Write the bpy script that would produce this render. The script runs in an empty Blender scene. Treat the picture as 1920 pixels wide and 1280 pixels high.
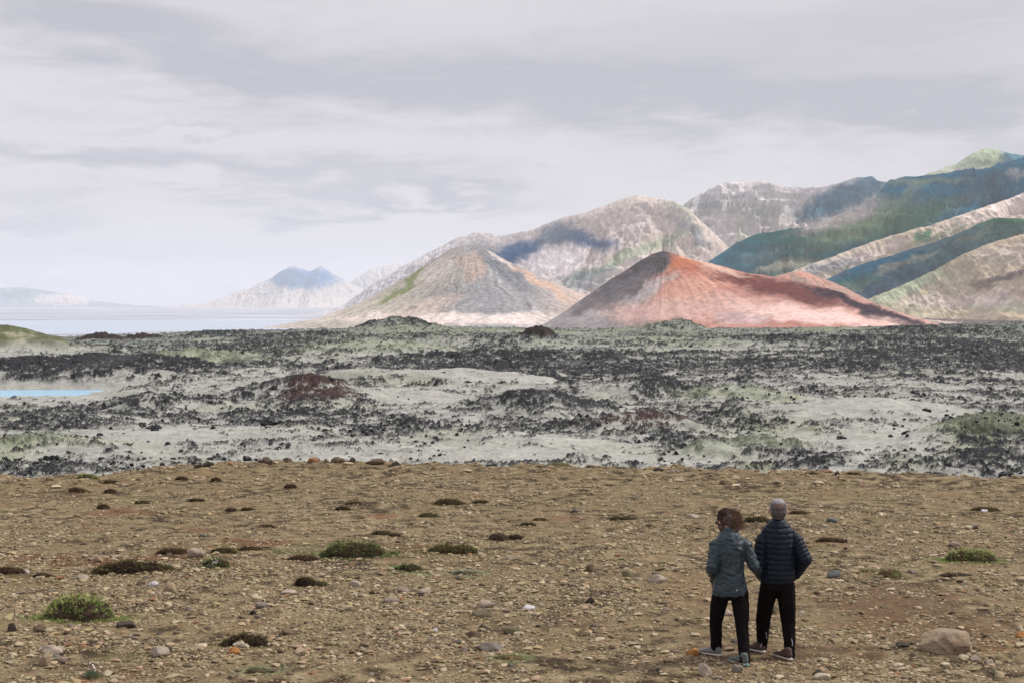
import bpy, bmesh, math, random
import numpy as np
from mathutils import Vector, Matrix
random.seed(7); rng = np.random.default_rng(7)
R = math.radians

# ------------------------------------------------------------------ camera, sky, sun, exposure
S = bpy.context.scene
CAMZ = 3.88
LENS = 50.0
F = 1920 * LENS / 36.0
PITCH = math.atan((640 - 573) / F)
cam_data = bpy.data.cameras.new('camera'); cam = bpy.data.objects.new('camera', cam_data)
S.collection.objects.link(cam); S.camera = cam
cam_data.lens = LENS; cam_data.sensor_width = 36; cam_data.clip_start = 0.1; cam_data.clip_end = 60000
cam.location = (0, 0, CAMZ); cam.rotation_euler = (math.pi / 2 - PITCH, 0, 0)

SUN_EL, SUN_AZ = R(47), R(76)          # azimuth measured from +Y (straight ahead) towards +X
sunv = Vector((math.sin(SUN_AZ) * math.cos(SUN_EL), math.cos(SUN_AZ) * math.cos(SUN_EL), math.sin(SUN_EL)))
sd = bpy.data.lights.new('sun', 'SUN'); sd.energy = 3.5; sd.angle = R(3.0); sd.color = (1.0, .95, .88)
so = bpy.data.objects.new('sun', sd); S.collection.objects.link(so)
so.rotation_euler = (-sunv).to_track_quat('-Z', 'Y').to_euler()

w = bpy.data.worlds.new('World'); S.world = w; w.use_nodes = True
nt = w.node_tree; nt.nodes.clear(); L = nt.links.new
def WN(t, **k):
    n = nt.nodes.new(t)
    for a, b in k.items(): setattr(n, a, b)
    return n
def wmath(op, a, b=None, c=None, clamp=False):
    n = WN('ShaderNodeMath', operation=op, use_clamp=clamp)
    for i, v in enumerate((a, b, c)):
        if v is None: continue
        if isinstance(v, (int, float)): n.inputs[i].default_value = v
        else: L(v, n.inputs[i])
    return n.outputs[0]
out = WN('ShaderNodeOutputWorld'); bg = WN('ShaderNodeBackground'); L(bg.outputs[0], out.inputs[0])
bg.inputs[1].default_value = 0.1
sky = WN('ShaderNodeTexSky', sky_type='NISHITA', sun_disc=False)
sky.sun_elevation = SUN_EL; sky.sun_rotation = SUN_AZ
tc = WN('ShaderNodeTexCoord'); sep = WN('ShaderNodeSeparateXYZ'); L(tc.outputs['Generated'], sep.inputs[0])
dx, dy, dz = sep.outputs
az = wmath('ARCTAN2', dx, dy); el = wmath('ARCSINE', wmath('MINIMUM', wmath('MAXIMUM', dz, -1), 1))
def wnoise(sa, se, det, rough, off=0.0, dist=0.0):
    cv = WN('ShaderNodeCombineXYZ'); L(wmath('MULTIPLY', az, sa), cv.inputs[0]); L(wmath('MULTIPLY', el, se), cv.inputs[1]); cv.inputs[2].default_value = off
    n = WN('ShaderNodeTexNoise'); n.inputs['Scale'].default_value = 1; n.inputs['Detail'].default_value = det
    n.inputs['Roughness'].default_value = rough; n.inputs['Distortion'].default_value = dist
    L(cv.outputs[0], n.inputs['Vector']); return n.outputs['Fac']
n1 = wnoise(5, 24, 6, .55, 3.7, .3); n2 = wnoise(14, 60, 6, .6, 9.1, .5); n3 = wnoise(40, 130, 5, .6, 1.3, .2)
warp = wmath('MULTIPLY', wmath('SUBTRACT', n2, .5), 0.07)
warp2 = wmath('MULTIPLY', wmath('SUBTRACT', n1, .5), 0.07)
elw = wmath('ADD', wmath('ADD', el, warp), warp2)
azw = wmath('ADD', az, wmath('MULTIPLY', wmath('SUBTRACT', n1, .5), 0.2))
def blob(px, py, rx, ry, slope=0.0):
    a0 = math.atan((px - 960) / F); e0 = math.atan((573 - py) / F)
    da = wmath('SUBTRACT', azw, a0)
    de = wmath('SUBTRACT', wmath('SUBTRACT', elw, e0), wmath('MULTIPLY', da, slope))
    q = wmath('ADD', wmath('POWER', wmath('ABSOLUTE', wmath('DIVIDE', da, rx / F)), 2), wmath('POWER', wmath('ABSOLUTE', wmath('DIVIDE', de, ry / F)), 2))
    return wmath('POWER', 2.718, wmath('MULTIPLY', q, -1.0))
dark = None
for b, k in ((blob(1100, 165, 900, 75, -.06), .95), (blob(450, 150, 330, 60, -.1), .45), (blob(120, 50, 300, 55), .75), (blob(1700, 60, 600, 70), .6), (blob(420, 335, 480, 32, -.07), .85),
             (blob(820, 378, 200, 16), .6), (blob(60, 412, 120, 22), .5), (blob(390, 245, 120, 12), .5), (blob(1750, 215, 420, 50), .6), (blob(60, 330, 160, 30), .45), (blob(150, 500, 420, 34), .35)):
    t = wmath('MULTIPLY', b, k); dark = t if dark is None else wmath('ADD', dark, t)
dk = wmath('ADD', wmath('MULTIPLY', dark, 1.05), wmath('MULTIPLY', wmath('SUBTRACT', n2, .5), .5))
dk = wmath('ADD', dk, wmath('MULTIPLY', wmath('SUBTRACT', n3, .5), .15), clamp=True)
ramp = WN('ShaderNodeValToRGB'); L(dk, ramp.inputs[0])
e = ramp.color_ramp.elements
e[0].position = 0.0; e[0].color = (.735, .705, .745, 1)
e[1].position = 1.0; e[1].color = (.505, .503, .555, 1)
m_ = e.new(.45); m_.color = (.635, .613, .660, 1)
# overcast luminance law: brighter towards the zenith, above what the lens sees
zen = wmath('ADD', 1.0, wmath('MULTIPLY', wmath('SMOOTH_MAX', wmath('SUBTRACT', dz, .26), 0, .05), .75))
sc_ = WN('ShaderNodeVectorMath', operation='SCALE'); L(ramp.outputs[0], sc_.inputs[0]); L(wmath('MULTIPLY', zen, 10.0), sc_.inputs['Scale'])
mix = WN('ShaderNodeMix', data_type='RGBA'); mix.inputs[0].default_value = .96
L(sky.outputs[0], mix.inputs[6]); L(sc_.outputs[0], mix.inputs[7]); L(mix.outputs[2], bg.inputs[0])

S.view_settings.view_transform = 'Standard'; S.view_settings.look = 'None'; S.view_settings.exposure = 0; S.view_settings.gamma = 1
S.render.engine = 'CYCLES'
cy = S.cycles
cy.use_denoising = True
try: cy.denoiser = 'OPENIMAGEDENOISE'; cy.denoising_input_passes = 'RGB_ALBEDO_NORMAL'; cy.denoising_prefilter = 'ACCURATE'
except Exception: pass
cy.max_bounces = 5; cy.diffuse_bounces = 3; cy.glossy_bounces = 2; cy.transmission_bounces = 2; cy.volume_bounces = 2; cy.transparent_max_bounces = 6
cy.use_adaptive_sampling = True; cy.adaptive_threshold = 0.012

# ------------------------------------------------------------------ helpers
C = S.collection
cp, sp = math.cos(PITCH), math.sin(PITCH)
def at(px, py, D):
    """point of the world seen at photo pixel (px, py) at distance D along +Y"""
    x = (px - 960) / F; u = -(py - 640) / F
    y = cp + u * sp; z = -sp + u * cp
    return Vector((x / y * D, D, CAMZ + z / y * D))
def gd(py, z=0.0): return (CAMZ - z) * F / (py - 573)
def proj(X, Y, Z):
    """photo pixel of world points (used only to look up where a patch of colour belongs on a hill)"""
    return 960 + X / Y * F, 573 - (Z - CAMZ) / Y * F
def sm(a, b, x): t = np.clip((x - a) / (b - a), 0, 1); return t * t * (3 - 2 * t)

def _h(ix, iy, s):
    h = (ix.astype(np.int64) * 374761393 + iy.astype(np.int64) * 668265263 + s * 144269504) & 0xffffffff
    h = ((h ^ (h >> 13)) * 1274126177) & 0xffffffff
    return ((h ^ (h >> 16)) & 0xffff) / 65536.0
def perlin(x, y, s=0):
    x = np.asarray(x, float); y = np.asarray(y, float)
    x0 = np.floor(x); y0 = np.floor(y); fx = x - x0; fy = y - y0
    u = fx * fx * fx * (fx * (fx * 6 - 15) + 10); v = fy * fy * fy * (fy * (fy * 6 - 15) + 10)
    def g(i, j):
        a = _h(x0 + i, y0 + j, s) * 2 * np.pi
        return np.cos(a) * (fx - i) + np.sin(a) * (fy - j)
    a = g(0, 0); b = g(1, 0); c = g(0, 1); d = g(1, 1)
    return (a + u * (b - a) + v * (c - a + u * (a - b - c + d))) * 1.5
def fbm(x, y, o=4, s=0, g=.5, l=2.03):
    r = 0; a = 1; t = 0
    for i in range(o):
        r = r + a * perlin(x, y, s + i * 17); t += a; a *= g; x = x * l + 11.3; y = y * l - 7.1
    return r / t
def ridged(x, y, o=4, s=0, g=.5):
    r = 0; a = 1; t = 0
    for i in range(o):
        r = r + a * (1 - np.abs(perlin(x, y, s + i * 17)) * 2); t += a; a *= g; x = x * 2.03 + 5.2; y = y * 2.03 + 1.7
    return r / t

def mesh_np(name, V, Fc, mat=None, col=None, smooth=True, extra=None):
    me = bpy.data.meshes.new(name); V = np.asarray(V, np.float32); Fc = np.asarray(Fc, np.int32); n, k = Fc.shape
    me.vertices.add(len(V)); me.vertices.foreach_set('co', V.ravel())
    me.loops.add(n * k); me.loops.foreach_set('vertex_index', Fc.ravel())
    me.polygons.add(n); me.polygons.foreach_set('loop_start', np.arange(0, n * k, k, dtype=np.int32))
    me.polygons.foreach_set('use_smooth', np.full(n, smooth))
    me.update(calc_edges=True)
    if col is not None:
        c = me.color_attributes.new('Col', 'FLOAT_COLOR', 'POINT')
        c.data.foreach_set('color', np.concatenate([col, np.ones((len(V), 1))], 1).astype(np.float32).ravel())
    for nm, arr in (extra or {}).items():
        a = me.attributes.new(nm, 'FLOAT', 'POINT'); a.data.foreach_set('value', np.asarray(arr, np.float32).ravel())
    if mat: me.materials.append(mat)
    return me
def link(name, me, parent=None, loc=None):
    o = bpy.data.objects.new(name, me); C.objects.link(o)
    if parent: o.parent = parent
    if loc is not None: o.location = loc
    return o
def tag(o, label=None, cat=None, group=None, kind=None):
    if label: o['label'] = label
    if cat: o['category'] = cat
    if group: o['group'] = group
    if kind: o['kind'] = kind
    return o
def grid_faces(nr, nc):
    i = np.arange(nr - 1)[:, None] * nc + np.arange(nc - 1)[None, :]
    return np.stack([i, i + 1, i + nc + 1, i + nc], -1).reshape(-1, 4)
def s2l(c):
    c = np.asarray(c, float) / 255.0
    return np.where(c <= .04045, c / 12.92, ((c + .055) / 1.055) ** 2.4)

# ------------------------------------------------------------------ materials
def mat(name, col=(.5, .5, .5), rough=.9, attr=False, noise=(), bump=(), vary=None, spec=.3, objrand=0.0, sheen=0.0, coords='Object'):
    """noise: (scale, strength, detail[, stretch]) multiplies the colour; bump: (scale, distance, detail)"""
    m = bpy.data.materials.new(name); m.use_nodes = True; t = m.node_tree; N = t.nodes; b = N['Principled BSDF']; K = t.links.new
    b.inputs['Roughness'].default_value = rough; b.inputs['Specular IOR Level'].default_value = spec
    if sheen: b.inputs['Sheen Weight'].default_value = sheen
    if attr:
        a = N.new('ShaderNodeAttribute'); a.attribute_name = 'Col'; cur = a.outputs['Color']
    else:
        r = N.new('ShaderNodeRGB'); r.outputs[0].default_value = (*col, 1); cur = r.outputs[0]
    co = N.new('ShaderNodeTexCoord').outputs[coords]
    def nz(sc, det, st=None):
        v = co
        if st:
            mp = N.new('ShaderNodeMapping'); mp.inputs['Scale'].default_value = st; K(v, mp.inputs[0]); v = mp.outputs[0]
        n = N.new('ShaderNodeTexNoise'); n.inputs['Scale'].default_value = sc; n.inputs['Detail'].default_value = det; n.inputs['Roughness'].default_value = .6
        K(v, n.inputs['Vector']); return n.outputs['Fac']
    def mul(cur, fac):
        x = N.new('ShaderNodeVectorMath'); x.operation = 'SCALE'; K(cur, x.inputs[0]); K(fac, x.inputs['Scale']); return x.outputs[0]
    for q in noise:
        f = nz(q[0], q[2], q[3] if len(q) > 3 else None)
        mr = N.new('ShaderNodeMapRange'); mr.inputs[1].default_value = .3; mr.inputs[2].default_value = .7
        mr.inputs[3].default_value = 1 - q[1]; mr.inputs[4].default_value = 1 + q[1]; K(f, mr.inputs[0]); cur = mul(cur, mr.outputs[0])
    if vary:      # (scale, colour, lo, hi)
        f = nz(vary[0], 4); mr = N.new('ShaderNodeMapRange'); mr.inputs[1].default_value = vary[2]; mr.inputs[2].default_value = vary[3]; K(f, mr.inputs[0])
        mx = N.new('ShaderNodeMix'); mx.data_type = 'RGBA'; K(mr.outputs[0], mx.inputs[0]); K(cur, mx.inputs[6]); mx.inputs[7].default_value = (*vary[1], 1); cur = mx.outputs[2]
    if objrand:
        oi = N.new('ShaderNodeObjectInfo'); mr = N.new('ShaderNodeMapRange'); mr.inputs[3].default_value = 1 - objrand; mr.inputs[4].default_value = 1 + objrand
        K(oi.outputs['Random'], mr.inputs[0]); cur = mul(cur, mr.outputs[0])
    K(cur, b.inputs['Base Color'])
    nrm = None
    for q in bump:
        f = nz(q[0], q[2], q[3] if len(q) > 3 else None)
        bp = N.new('ShaderNodeBump'); bp.inputs['Distance'].default_value = q[1]; bp.inputs['Strength'].default_value = 1; K(f, bp.inputs['Height'])
        if nrm: K(nrm, bp.inputs['Normal'])
        nrm = bp.outputs[0]
    if nrm: K(nrm, b.inputs['Normal'])
    return m

# ------------------------------------------------------------------ far terrain
def colour_hill(px, py, V, base, patches, seed):
    """base: list of (px, colour) along the hill; patches: (px, py, rx, ry, angle, colour, strength)"""
    col = np.zeros((len(px), 3)); xs = [b[0] for b in base]
    for c in range(3): col[:, c] = np.interp(px, xs, [b[1][c] for b in base])
    wx = 26 * fbm(px / 55, py / 40, 4, seed) ; wy = 14 * fbm(px / 50, py / 30, 4, seed + 5)
    fine = fbm(px / 11, py / 6, 5, seed + 9, .75)
    for (cx, cy, rx, ry, an, cc, st) in patches:
        a = R(an); ddx = px + wx - cx; ddy = py + wy - cy
        u = (ddx * math.cos(a) - ddy * math.sin(a)) / rx; v = (ddx * math.sin(a) + ddy * math.cos(a)) / ry
        q = u * u + v * v
        m = np.clip(sm(1.7, .15, q + fine * .9), 0, 1) * st
        col = col * (1 - m[:, None]) + np.array(cc) * m[:, None]
    return col
HC = dict(
    tan=(.45, .40, .365), pink=(.56, .465, .42), pale=(.66, .56, .52), olive=(.20, .24, .15), green=(.05, .15, .075), dgreen=(.008, .110, .085),
    teal=(.006, .115, .185), grey=(.26, .27, .27), dark=(.055, .055, .06), moss=(.34, .40, .27), rust=(.36, .14, .085), red=(.52, .27, .20), maroon=(.12, .045, .042), slate=(.07, .125, .18))  # teal and slate serve as painted cloud shade on the slopes
hill_mat = mat('hillside', attr=True, rough=.95, spec=.1, noise=((.06, .22, 8), (.015, .12, 5)), bump=((.035, 9.0, 8),))
cone_mat = mat('scoria', attr=True, rough=.95, spec=.1, noise=((.16, .2, 8), (.03, .1, 4)), bump=((.12, 1.4, 8),))
ROCKCOL = np.array((.12, .115, .11))

def ridge_hill(name, crest, zb, base, patches, seed, slope=.5, gul=.16, gsc=160., nr=260, step=1.25, cliffs=0.0, fp=1.15, rough=1.0):
    """crest: (px, py, D) along the skyline of one hill; its near side falls towards the camera, its far side behind"""
    cx = np.array([c[0] for c in crest], float); cyy = np.array([c[1] for c in crest], float); cd = np.array([c[2] for c in crest], float)
    P = np.arange(cx[0], cx[-1] + .1, step); Yc = np.interp(P, cx, cd)
    Py = np.interp(P, cx, cyy)
    k = np.array([.25, .5, .25]); Py[1:-1] = np.convolve(Py, k, 'valid')
    Py = Py + rough * (2.6 * fbm(P / 24., P * 0 + seed, 4, seed) + .8 * perlin(P / 4., P * 0 + seed, seed + 3))
    Zc = CAMZ + (573 - Py) / F * Yc
    H = np.maximum(Zc - zb, 1)
    Lf = H / slope + 30; Lb = H / (slope * 1.5) + 30
    v = np.concatenate([-np.linspace(1, 0, nr // 3, endpoint=False) , np.linspace(0, 1, nr - nr // 3)])[:, None]   # -1 far foot .. 0 crest .. 1 near foot
    Y = np.where(v < 0, Yc - v * Lb, Yc - v * Lf)
    X = (P - 960) / F * Yc * np.ones_like(v)
    av = np.abs(v)
    prof = (1 - av) ** fp
    Z = zb + H * prof
    env = np.sin(np.pi * np.clip(av, 0, 1) ** .8) * H
    g = ridged(X / gsc + .35 * perlin(X / 210., Y / 260., seed + 2) * 2 + Y / (gsc * 6), Y / (gsc * 3.2), 4, seed + 4)
    Z = Z + env * gul * (g - .35) + env * .05 * fbm(X / 60, Y / 60, 4, seed + 6) * 2
    Z = Z + env * .025 * (ridged(X / (gsc * .3) + .6 * perlin(X / 90, Y / 90, seed + 31), Y / (gsc * 1.3), 4, seed + 33, .6) - .4) + env * .012 * fbm(X / 16, Y / 16, 3, seed + 35) * 2
    if cliffs:
        hz = (Z - zb) / 38.0 + .8 * fbm(X / 300, Y / 300, 3, seed + 8)
        st = hz - np.floor(hz); Z = Z + cliffs * 38 * .5 * (sm(.35, .65, st) - st) * np.clip(av * 6, 0, 1) * (av < .6)
    V = np.stack([X, Y, Z], -1).reshape(-1, 3)
    px, py = proj(V[:, 0], V[:, 1], V[:, 2])
    col = colour_hill(px, py, V, base, patches, seed)
    # bare rock where the ground is steep, scree streaks down the fall line
    nr_, nc_ = X.shape
    gz = np.hypot(np.gradient(Z, axis=1) / np.maximum(np.abs(np.gradient(X, axis=1)), .1), np.gradient(Z, axis=0) / np.maximum(np.abs(np.gradient(Y, axis=0)), .1)).ravel()
    st = sm(slope * 1.8, slope * 3.2, gz)[:, None] * .35
    col = col * (1 - st) + (col * .45 + ROCKCOL * .35) * st
    stre = (1 + .16 * fbm(X / (gsc * .12), Y / (gsc * 1.2), 5, seed + 12, .65) + .16 * fbm(X / 14, Y / 20, 3, seed + 14, .7)).reshape(-1, 1)
    col = np.clip(col * stre * 1.10, .01, .85)
    o = link(name, mesh_np(name, V, grid_faces(nr_, nc_)[:, ::-1], hill_mat, col))
    return tag(o, kind='structure')
def cone_hill(name, peak, D, left, right, zb, base, patches, seed, pw=1.0, rmax=None, rr=420, ta=520, streak=.25, amp=1.0):
    """left/right: skyline points (px, py) away from the peak at the cone's distance; the surface turns round the peak"""
    pk = at(peak[0], peak[1], D)
    def prof(pts, sgn):
        P = [at(x, y, D) for x, y in pts]
        r = np.array([0] + [sgn * (p.x - pk.x) for p in P]); z = np.array([pk.z] + [p.z for p in P]); return r, z
    rl, zl = prof(left, -1); rr_, zr = prof(right, 1)
    rm = max(rl[-1], rr_[-1]) * 1.02
    r = (np.linspace(0, 1, rr) ** 1.15 * rm)[:, None]; th = np.linspace(0, 2 * np.pi, ta + 1)[None, :]
    r = r * np.ones_like(th); th = th * np.ones_like(r)
    wr = ((1 + np.cos(th)) / 2) ** pw; wl = ((1 - np.cos(th)) / 2) ** 1.0
    wn = wr / (wr + wl + 1e-9)
    zL = np.interp(r, rl, zl, right=zb - 3); zR = np.interp(r, rr_, zr, right=zb - 3)
    Z = zL * (1 - wn) + zR * wn
    X = pk.x + r * np.cos(th); Y = D + r * np.sin(th)
    h = (Z - zb) / (pk.z - zb); env = np.clip(h, 0, 1) * np.clip((1 - h) * 3, 0.03, 1)
    cth, sth = np.cos(th), np.sin(th)
    gl = ridged(cth * 9, sth * 9 + r / 300, 3, seed) - .4
    Z = Z + amp * env * (1.7 * gl + 1.0 * (ridged(cth * 26 + r / 90, sth * 26, 3, seed + 3) - .4) + 2.2 * fbm(X / 38, Y / 38, 4, seed + 4)) + amp * .8 * fbm(X / 14, Y / 14, 4, seed + 5) * np.clip(r / 20, 0.4, 1)
    V = np.stack([X, Y, Z], -1).reshape(-1, 3)
    px, py = proj(V[:, 0], V[:, 1], V[:, 2])
    col = colour_hill(px, py, V, base, patches, seed)
    tw = th + .10 * perlin(X / 70, Y / 70, seed + 7) + .03 * perlin(X / 18, Y / 18, seed + 11)
    s3 = fbm(np.cos(tw) * 95 + r / 90, np.sin(tw) * 95, 3, seed + 18, .6)
    s1 = .7 * s3 + fbm(np.cos(tw) * 30 + r / 60, np.sin(tw) * 30 + r / 90, 4, seed + 8) * (.35 + .9 * np.clip(.5 + perlin(X / 45, Y / 45, seed + 13), 0, 1)); s2 = fbm(X / 7, Y / 7, 5, seed + 9, .7)
    col = np.clip(col * (1 + streak * (1.4 * s1 + 1.3 * s2)).reshape(-1, 1), .008, .85)
    o = link(name, mesh_np(name, V, grid_faces(rr, ta + 1), cone_mat, col))
    return tag(o, kind='structure')

c = HC
# ground plain to the horizon
pn = 260
u = np.linspace(-1, 1, pn); gx, gy = np.meshgrid(np.sign(u) * np.abs(u) ** 2.2 * 29000, np.sign(u) * np.abs(u) ** 2.2 * 29000 + 500)
gz = -30.5 + 0 * gx
V = np.stack([gx, gy, gz], -1).reshape(-1, 3)
pc = np.array((.36, .375, .42)) * (1 + .5 * fbm(gx / 900, gy / 260, 5, 3)).reshape(-1, 1)
tag(link('ground', mesh_np('ground', V, grid_faces(pn, pn), mat('plain', attr=True, noise=((.004, .35, 8, (.4, 1, 1)), (.05, .2, 5))), pc)), kind='structure')
# bay
wm = mat('bay_water', (.38, .44, .52), rough=.35, spec=.5, bump=((.02, .4, 4, (.3, 1, 1)),))
ang = np.linspace(0, 2 * np.pi, 200, endpoint=False)
wr = 1 + .10 * perlin(np.cos(ang) * 3, np.sin(ang) * 3, 4) + .05 * perlin(np.cos(ang) * 12, np.sin(ang) * 12, 5)
bx = -900 + 720 * wr * np.cos(ang); by = 2450 + 820 * wr * np.sin(ang)
bV = np.concatenate([[[-900, 2450, -30.1]], np.stack([bx, by, np.full(200, -30.1)], -1)]); i = np.arange(200)
tag(link('water', mesh_np('water', bV, np.stack([np.zeros(200, int), i + 1, (i + 1) % 200 + 1], -1), wm)), kind='structure')

# far blue hills across the bay
ridge_hill('far_hill', [(-160, 560, 25000), (-60, 545, 25000), (0, 540, 25000), (45, 539, 25000), (90, 546, 25000), (150, 556, 25000), (190, 566, 25000), (260, 573, 25000), (330, 576, 25000)], -30,
           [(0, (.22, .25, .28))], [(130, 562, 60, 8, 0, c['pink'], .8), (40, 550, 60, 8, 0, (.13, .19, .19), .8)], 11, slope=.35, gsc=300, nr=70, rough=.5)
ridge_hill('far_hill', [(300, 577, 22000), (390, 568, 22000), (430, 553, 22000), (470, 540, 22000), (492, 528, 22000), (510, 522, 22000), (530, 507, 22000), (552, 498, 22000), (568, 503, 22000), (582, 510, 22000), (603, 498, 22000), (622, 512, 22000), (648, 526, 22000), (690, 548, 22000), (760, 566, 22000), (860, 578, 22000)], -30,
           [(0, c['tan'])], [(580, 520, 72, 20, 0, (.005, .12, .30), 1.0), (540, 522, 34, 20, 0, (.0, .09, .22), 1.0), (440, 556, 40, 9, 0, c['pink'], .5)], 12, slope=.42, gsc=260, nr=90, gul=.2)
ridge_hill('far_hill', [(560, 570, 26000), (640, 540, 26000), (700, 502, 26000), (745, 494, 26000), (800, 505, 26000), (900, 540, 26000)], -30, [(0, c['tan'])], [], 13, slope=.4, gsc=300, nr=60)
# the massif, back to front
ridge_hill('mountain', [(1560, 420, 6400), (1640, 372, 6300), (1740, 326, 6200), (1790, 308, 6200), (1822, 288, 6200), (1842, 279, 6200), (1868, 282, 6200), (1895, 290, 6200), (1920, 293, 6200), (2060, 320, 6200), (2200, 380, 6200)], -30,
           [(1500, c['moss'])], [(1790, 322, 50, 10, 0, c['tan'], .6), (1905, 300, 26, 26, 30, c['teal'], .9), (1850, 300, 30, 12, 0, c['olive'], .5)], 21, slope=.5, gsc=220)
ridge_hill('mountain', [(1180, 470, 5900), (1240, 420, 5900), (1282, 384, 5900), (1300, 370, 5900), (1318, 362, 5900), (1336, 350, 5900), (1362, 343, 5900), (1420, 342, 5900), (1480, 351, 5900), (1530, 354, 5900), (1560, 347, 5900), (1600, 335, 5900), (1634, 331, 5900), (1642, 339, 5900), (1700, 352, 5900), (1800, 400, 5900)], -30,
           [(1200, (.55, .52, .51)), (1400, (.53, .50, .49)), (1600, (.53, .48, .47))],
           [(1320, 380, 60, 14, 0, c['grey'], .7), (1380, 395, 90, 12, 0, (.26, .29, .25), .5), (1590, 365, 95, 26, 22, c['teal'], .9), (1540, 398, 40, 12, 20, c['teal'], .75), (1420, 420, 60, 12, 0, c['tan'], .6), (1390, 440, 12, 24, 0, c['moss'], .5), (1330, 425, 50, 30, 0, c['pale'], .35)],  # teal patches paint cloud shadow on the right part
           22, slope=.55, gsc=170, cliffs=1.1, gul=.32)
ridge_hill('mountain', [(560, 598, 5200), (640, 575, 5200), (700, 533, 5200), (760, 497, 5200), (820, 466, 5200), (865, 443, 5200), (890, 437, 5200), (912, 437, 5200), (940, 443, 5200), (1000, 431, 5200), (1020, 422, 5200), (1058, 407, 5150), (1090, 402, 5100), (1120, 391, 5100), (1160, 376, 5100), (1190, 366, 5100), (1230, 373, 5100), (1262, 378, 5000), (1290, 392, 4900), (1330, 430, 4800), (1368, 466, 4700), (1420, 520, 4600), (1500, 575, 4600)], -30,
           [(560, (.50, .48, .50)), (860, (.46, .43, .43)), (960, (.42, .38, .37)), (1100, (.53, .45, .41)), (1250, (.54, .46, .41))],
           [(975, 478, 56, 25, 8, (.008, .085, .20), 1.0), (1100, 452, 66, 17, -6, (.03, .08, .19), .95), (1040, 442, 40, 22, 30, c['slate'], .75), (1040, 495, 70, 30, 12, (.85, .77, .74), 1.0), (1180, 480, 120, 12, 22, c['moss'], .8), (1100, 525, 60, 18, 20, (.20, .25, .26), .7), (1270, 400, 30, 16, -30, c['moss'], .7), (1300, 440, 60, 10, -35, c['slate'], .5), (1200, 420, 90, 26, 10, (.56, .48, .45), .7), (1180, 500, 80, 12, 18, c['pale'], .6)],  # the dark blue patches paint cloud shadows onto the slope
           23, slope=.42, gsc=170, gul=.24)
ridge_hill('mountain', [(1240, 560, 4300), (1300, 515, 4300), (1335, 486, 4300), (1370, 463, 4300), (1412, 441, 4300), (1460, 433, 4300), (1505, 428, 4350), (1560, 408, 4400), (1600, 392, 4400), (1640, 370, 4450), (1662, 342, 4500), (1690, 333, 4500), (1740, 329, 4500), (1800, 322, 4500), (1850, 316, 4500), (1892, 303, 4500), (1930, 290, 4500), (2060, 280, 4500), (2260, 330, 4500)], -30,
           [(1300, c['teal']), (1500, c['dgreen']), (1700, c['teal']), (1900, c['teal'])],  # green growth, with teal painted in for cloud shade
           [(1500, 440, 120, 22, 0, c['dgreen'], .9), (1620, 425, 120, 24, 20, (.22, .28, .14), .85), (1570, 412, 85, 14, 18, c['tan'], .95), (1800, 380, 60, 14, 20, (.10, .17, .13), .7), (1480, 500, 60, 13, 8, (.46, .44, .33), .95), (1700, 420, 90, 24, 25, c['green'], .9), (1680, 375, 60, 12, 30, (.20, .27, .19), .7), (1530, 460, 90, 8, 5, (.07, .16, .12), .7), (1850, 350, 50, 16, 35, (.03, .10, .13), .8), (1430, 480, 50, 10, 10, (.16, .24, .24), .5), (1740, 340, 90, 7, 0, c['olive'], .6), (1600, 395, 60, 12, 25, c['tan'], .6), (1440, 520, 40, 10, 0, c['dgreen'], .7), (1910, 325, 20, 12, 0, c['tan'], .6)],  # tan and light olive streaks paint sunlit strips across it
           24, slope=.46, gsc=120, gul=.42, cliffs=1.0)
ridge_hill('mountain', [(1380, 575, 3300), (1440, 532, 3300), (1500, 502, 3300), (1550, 486, 3300), (1600, 466, 3300), (1650, 449, 3300), (1700, 434, 3300), (1750, 421, 3300), (1800, 404, 3300), (1850, 386, 3300), (1890, 374, 3300), (1920, 362, 3300), (2020, 330, 3300), (2200, 300, 3300)], -30,
           [(1400, c['tan']), (1700, (.42, .36, .27)), (1900, c['pink'])],
           [(1650, 470, 90, 10, 18, c['pink'], .8), (1730, 445, 12, 14, 0, c['green'], .9), (1560, 500, 60, 10, 15, c['slate'], .5), (1850, 400, 60, 12, 25, c['pale'], .6), (1760, 445, 60, 7, 20, c['olive'], .6)],
           25, slope=.42, gsc=80, gul=.32)
ridge_hill('mountain', [(1450, 575, 2800), (1520, 540, 2800), (1565, 516, 2800), (1600, 501, 2800), (1650, 485, 2800), (1700, 470, 2800), (1750, 455, 2800), (1800, 436, 2800), (1840, 417, 2800), (1872, 408, 2800), (1920, 412, 2800), (2050, 380, 2800), (2200, 350, 2800)], -30,
           [(1450, c['slate']), (1700, (.06, .11, .14)), (1900, (.07, .12, .10))],  # dark slate base paints the shaded face of this ridge
           [(1880, 415, 60, 8, 0, c['green'], .9), (1700, 492, 70, 6, 22, (.25, .26, .20), .7), (1580, 540, 60, 10, 15, (.33, .30, .26), .7), (1830, 440, 40, 8, 30, (.16, .19, .13), .6), (1640, 500, 100, 10, 20, c['teal'], .7), (1600, 530, 60, 12, 10, c['dgreen'], .6)],
           26, slope=.45, gsc=60, gul=.28)
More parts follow.
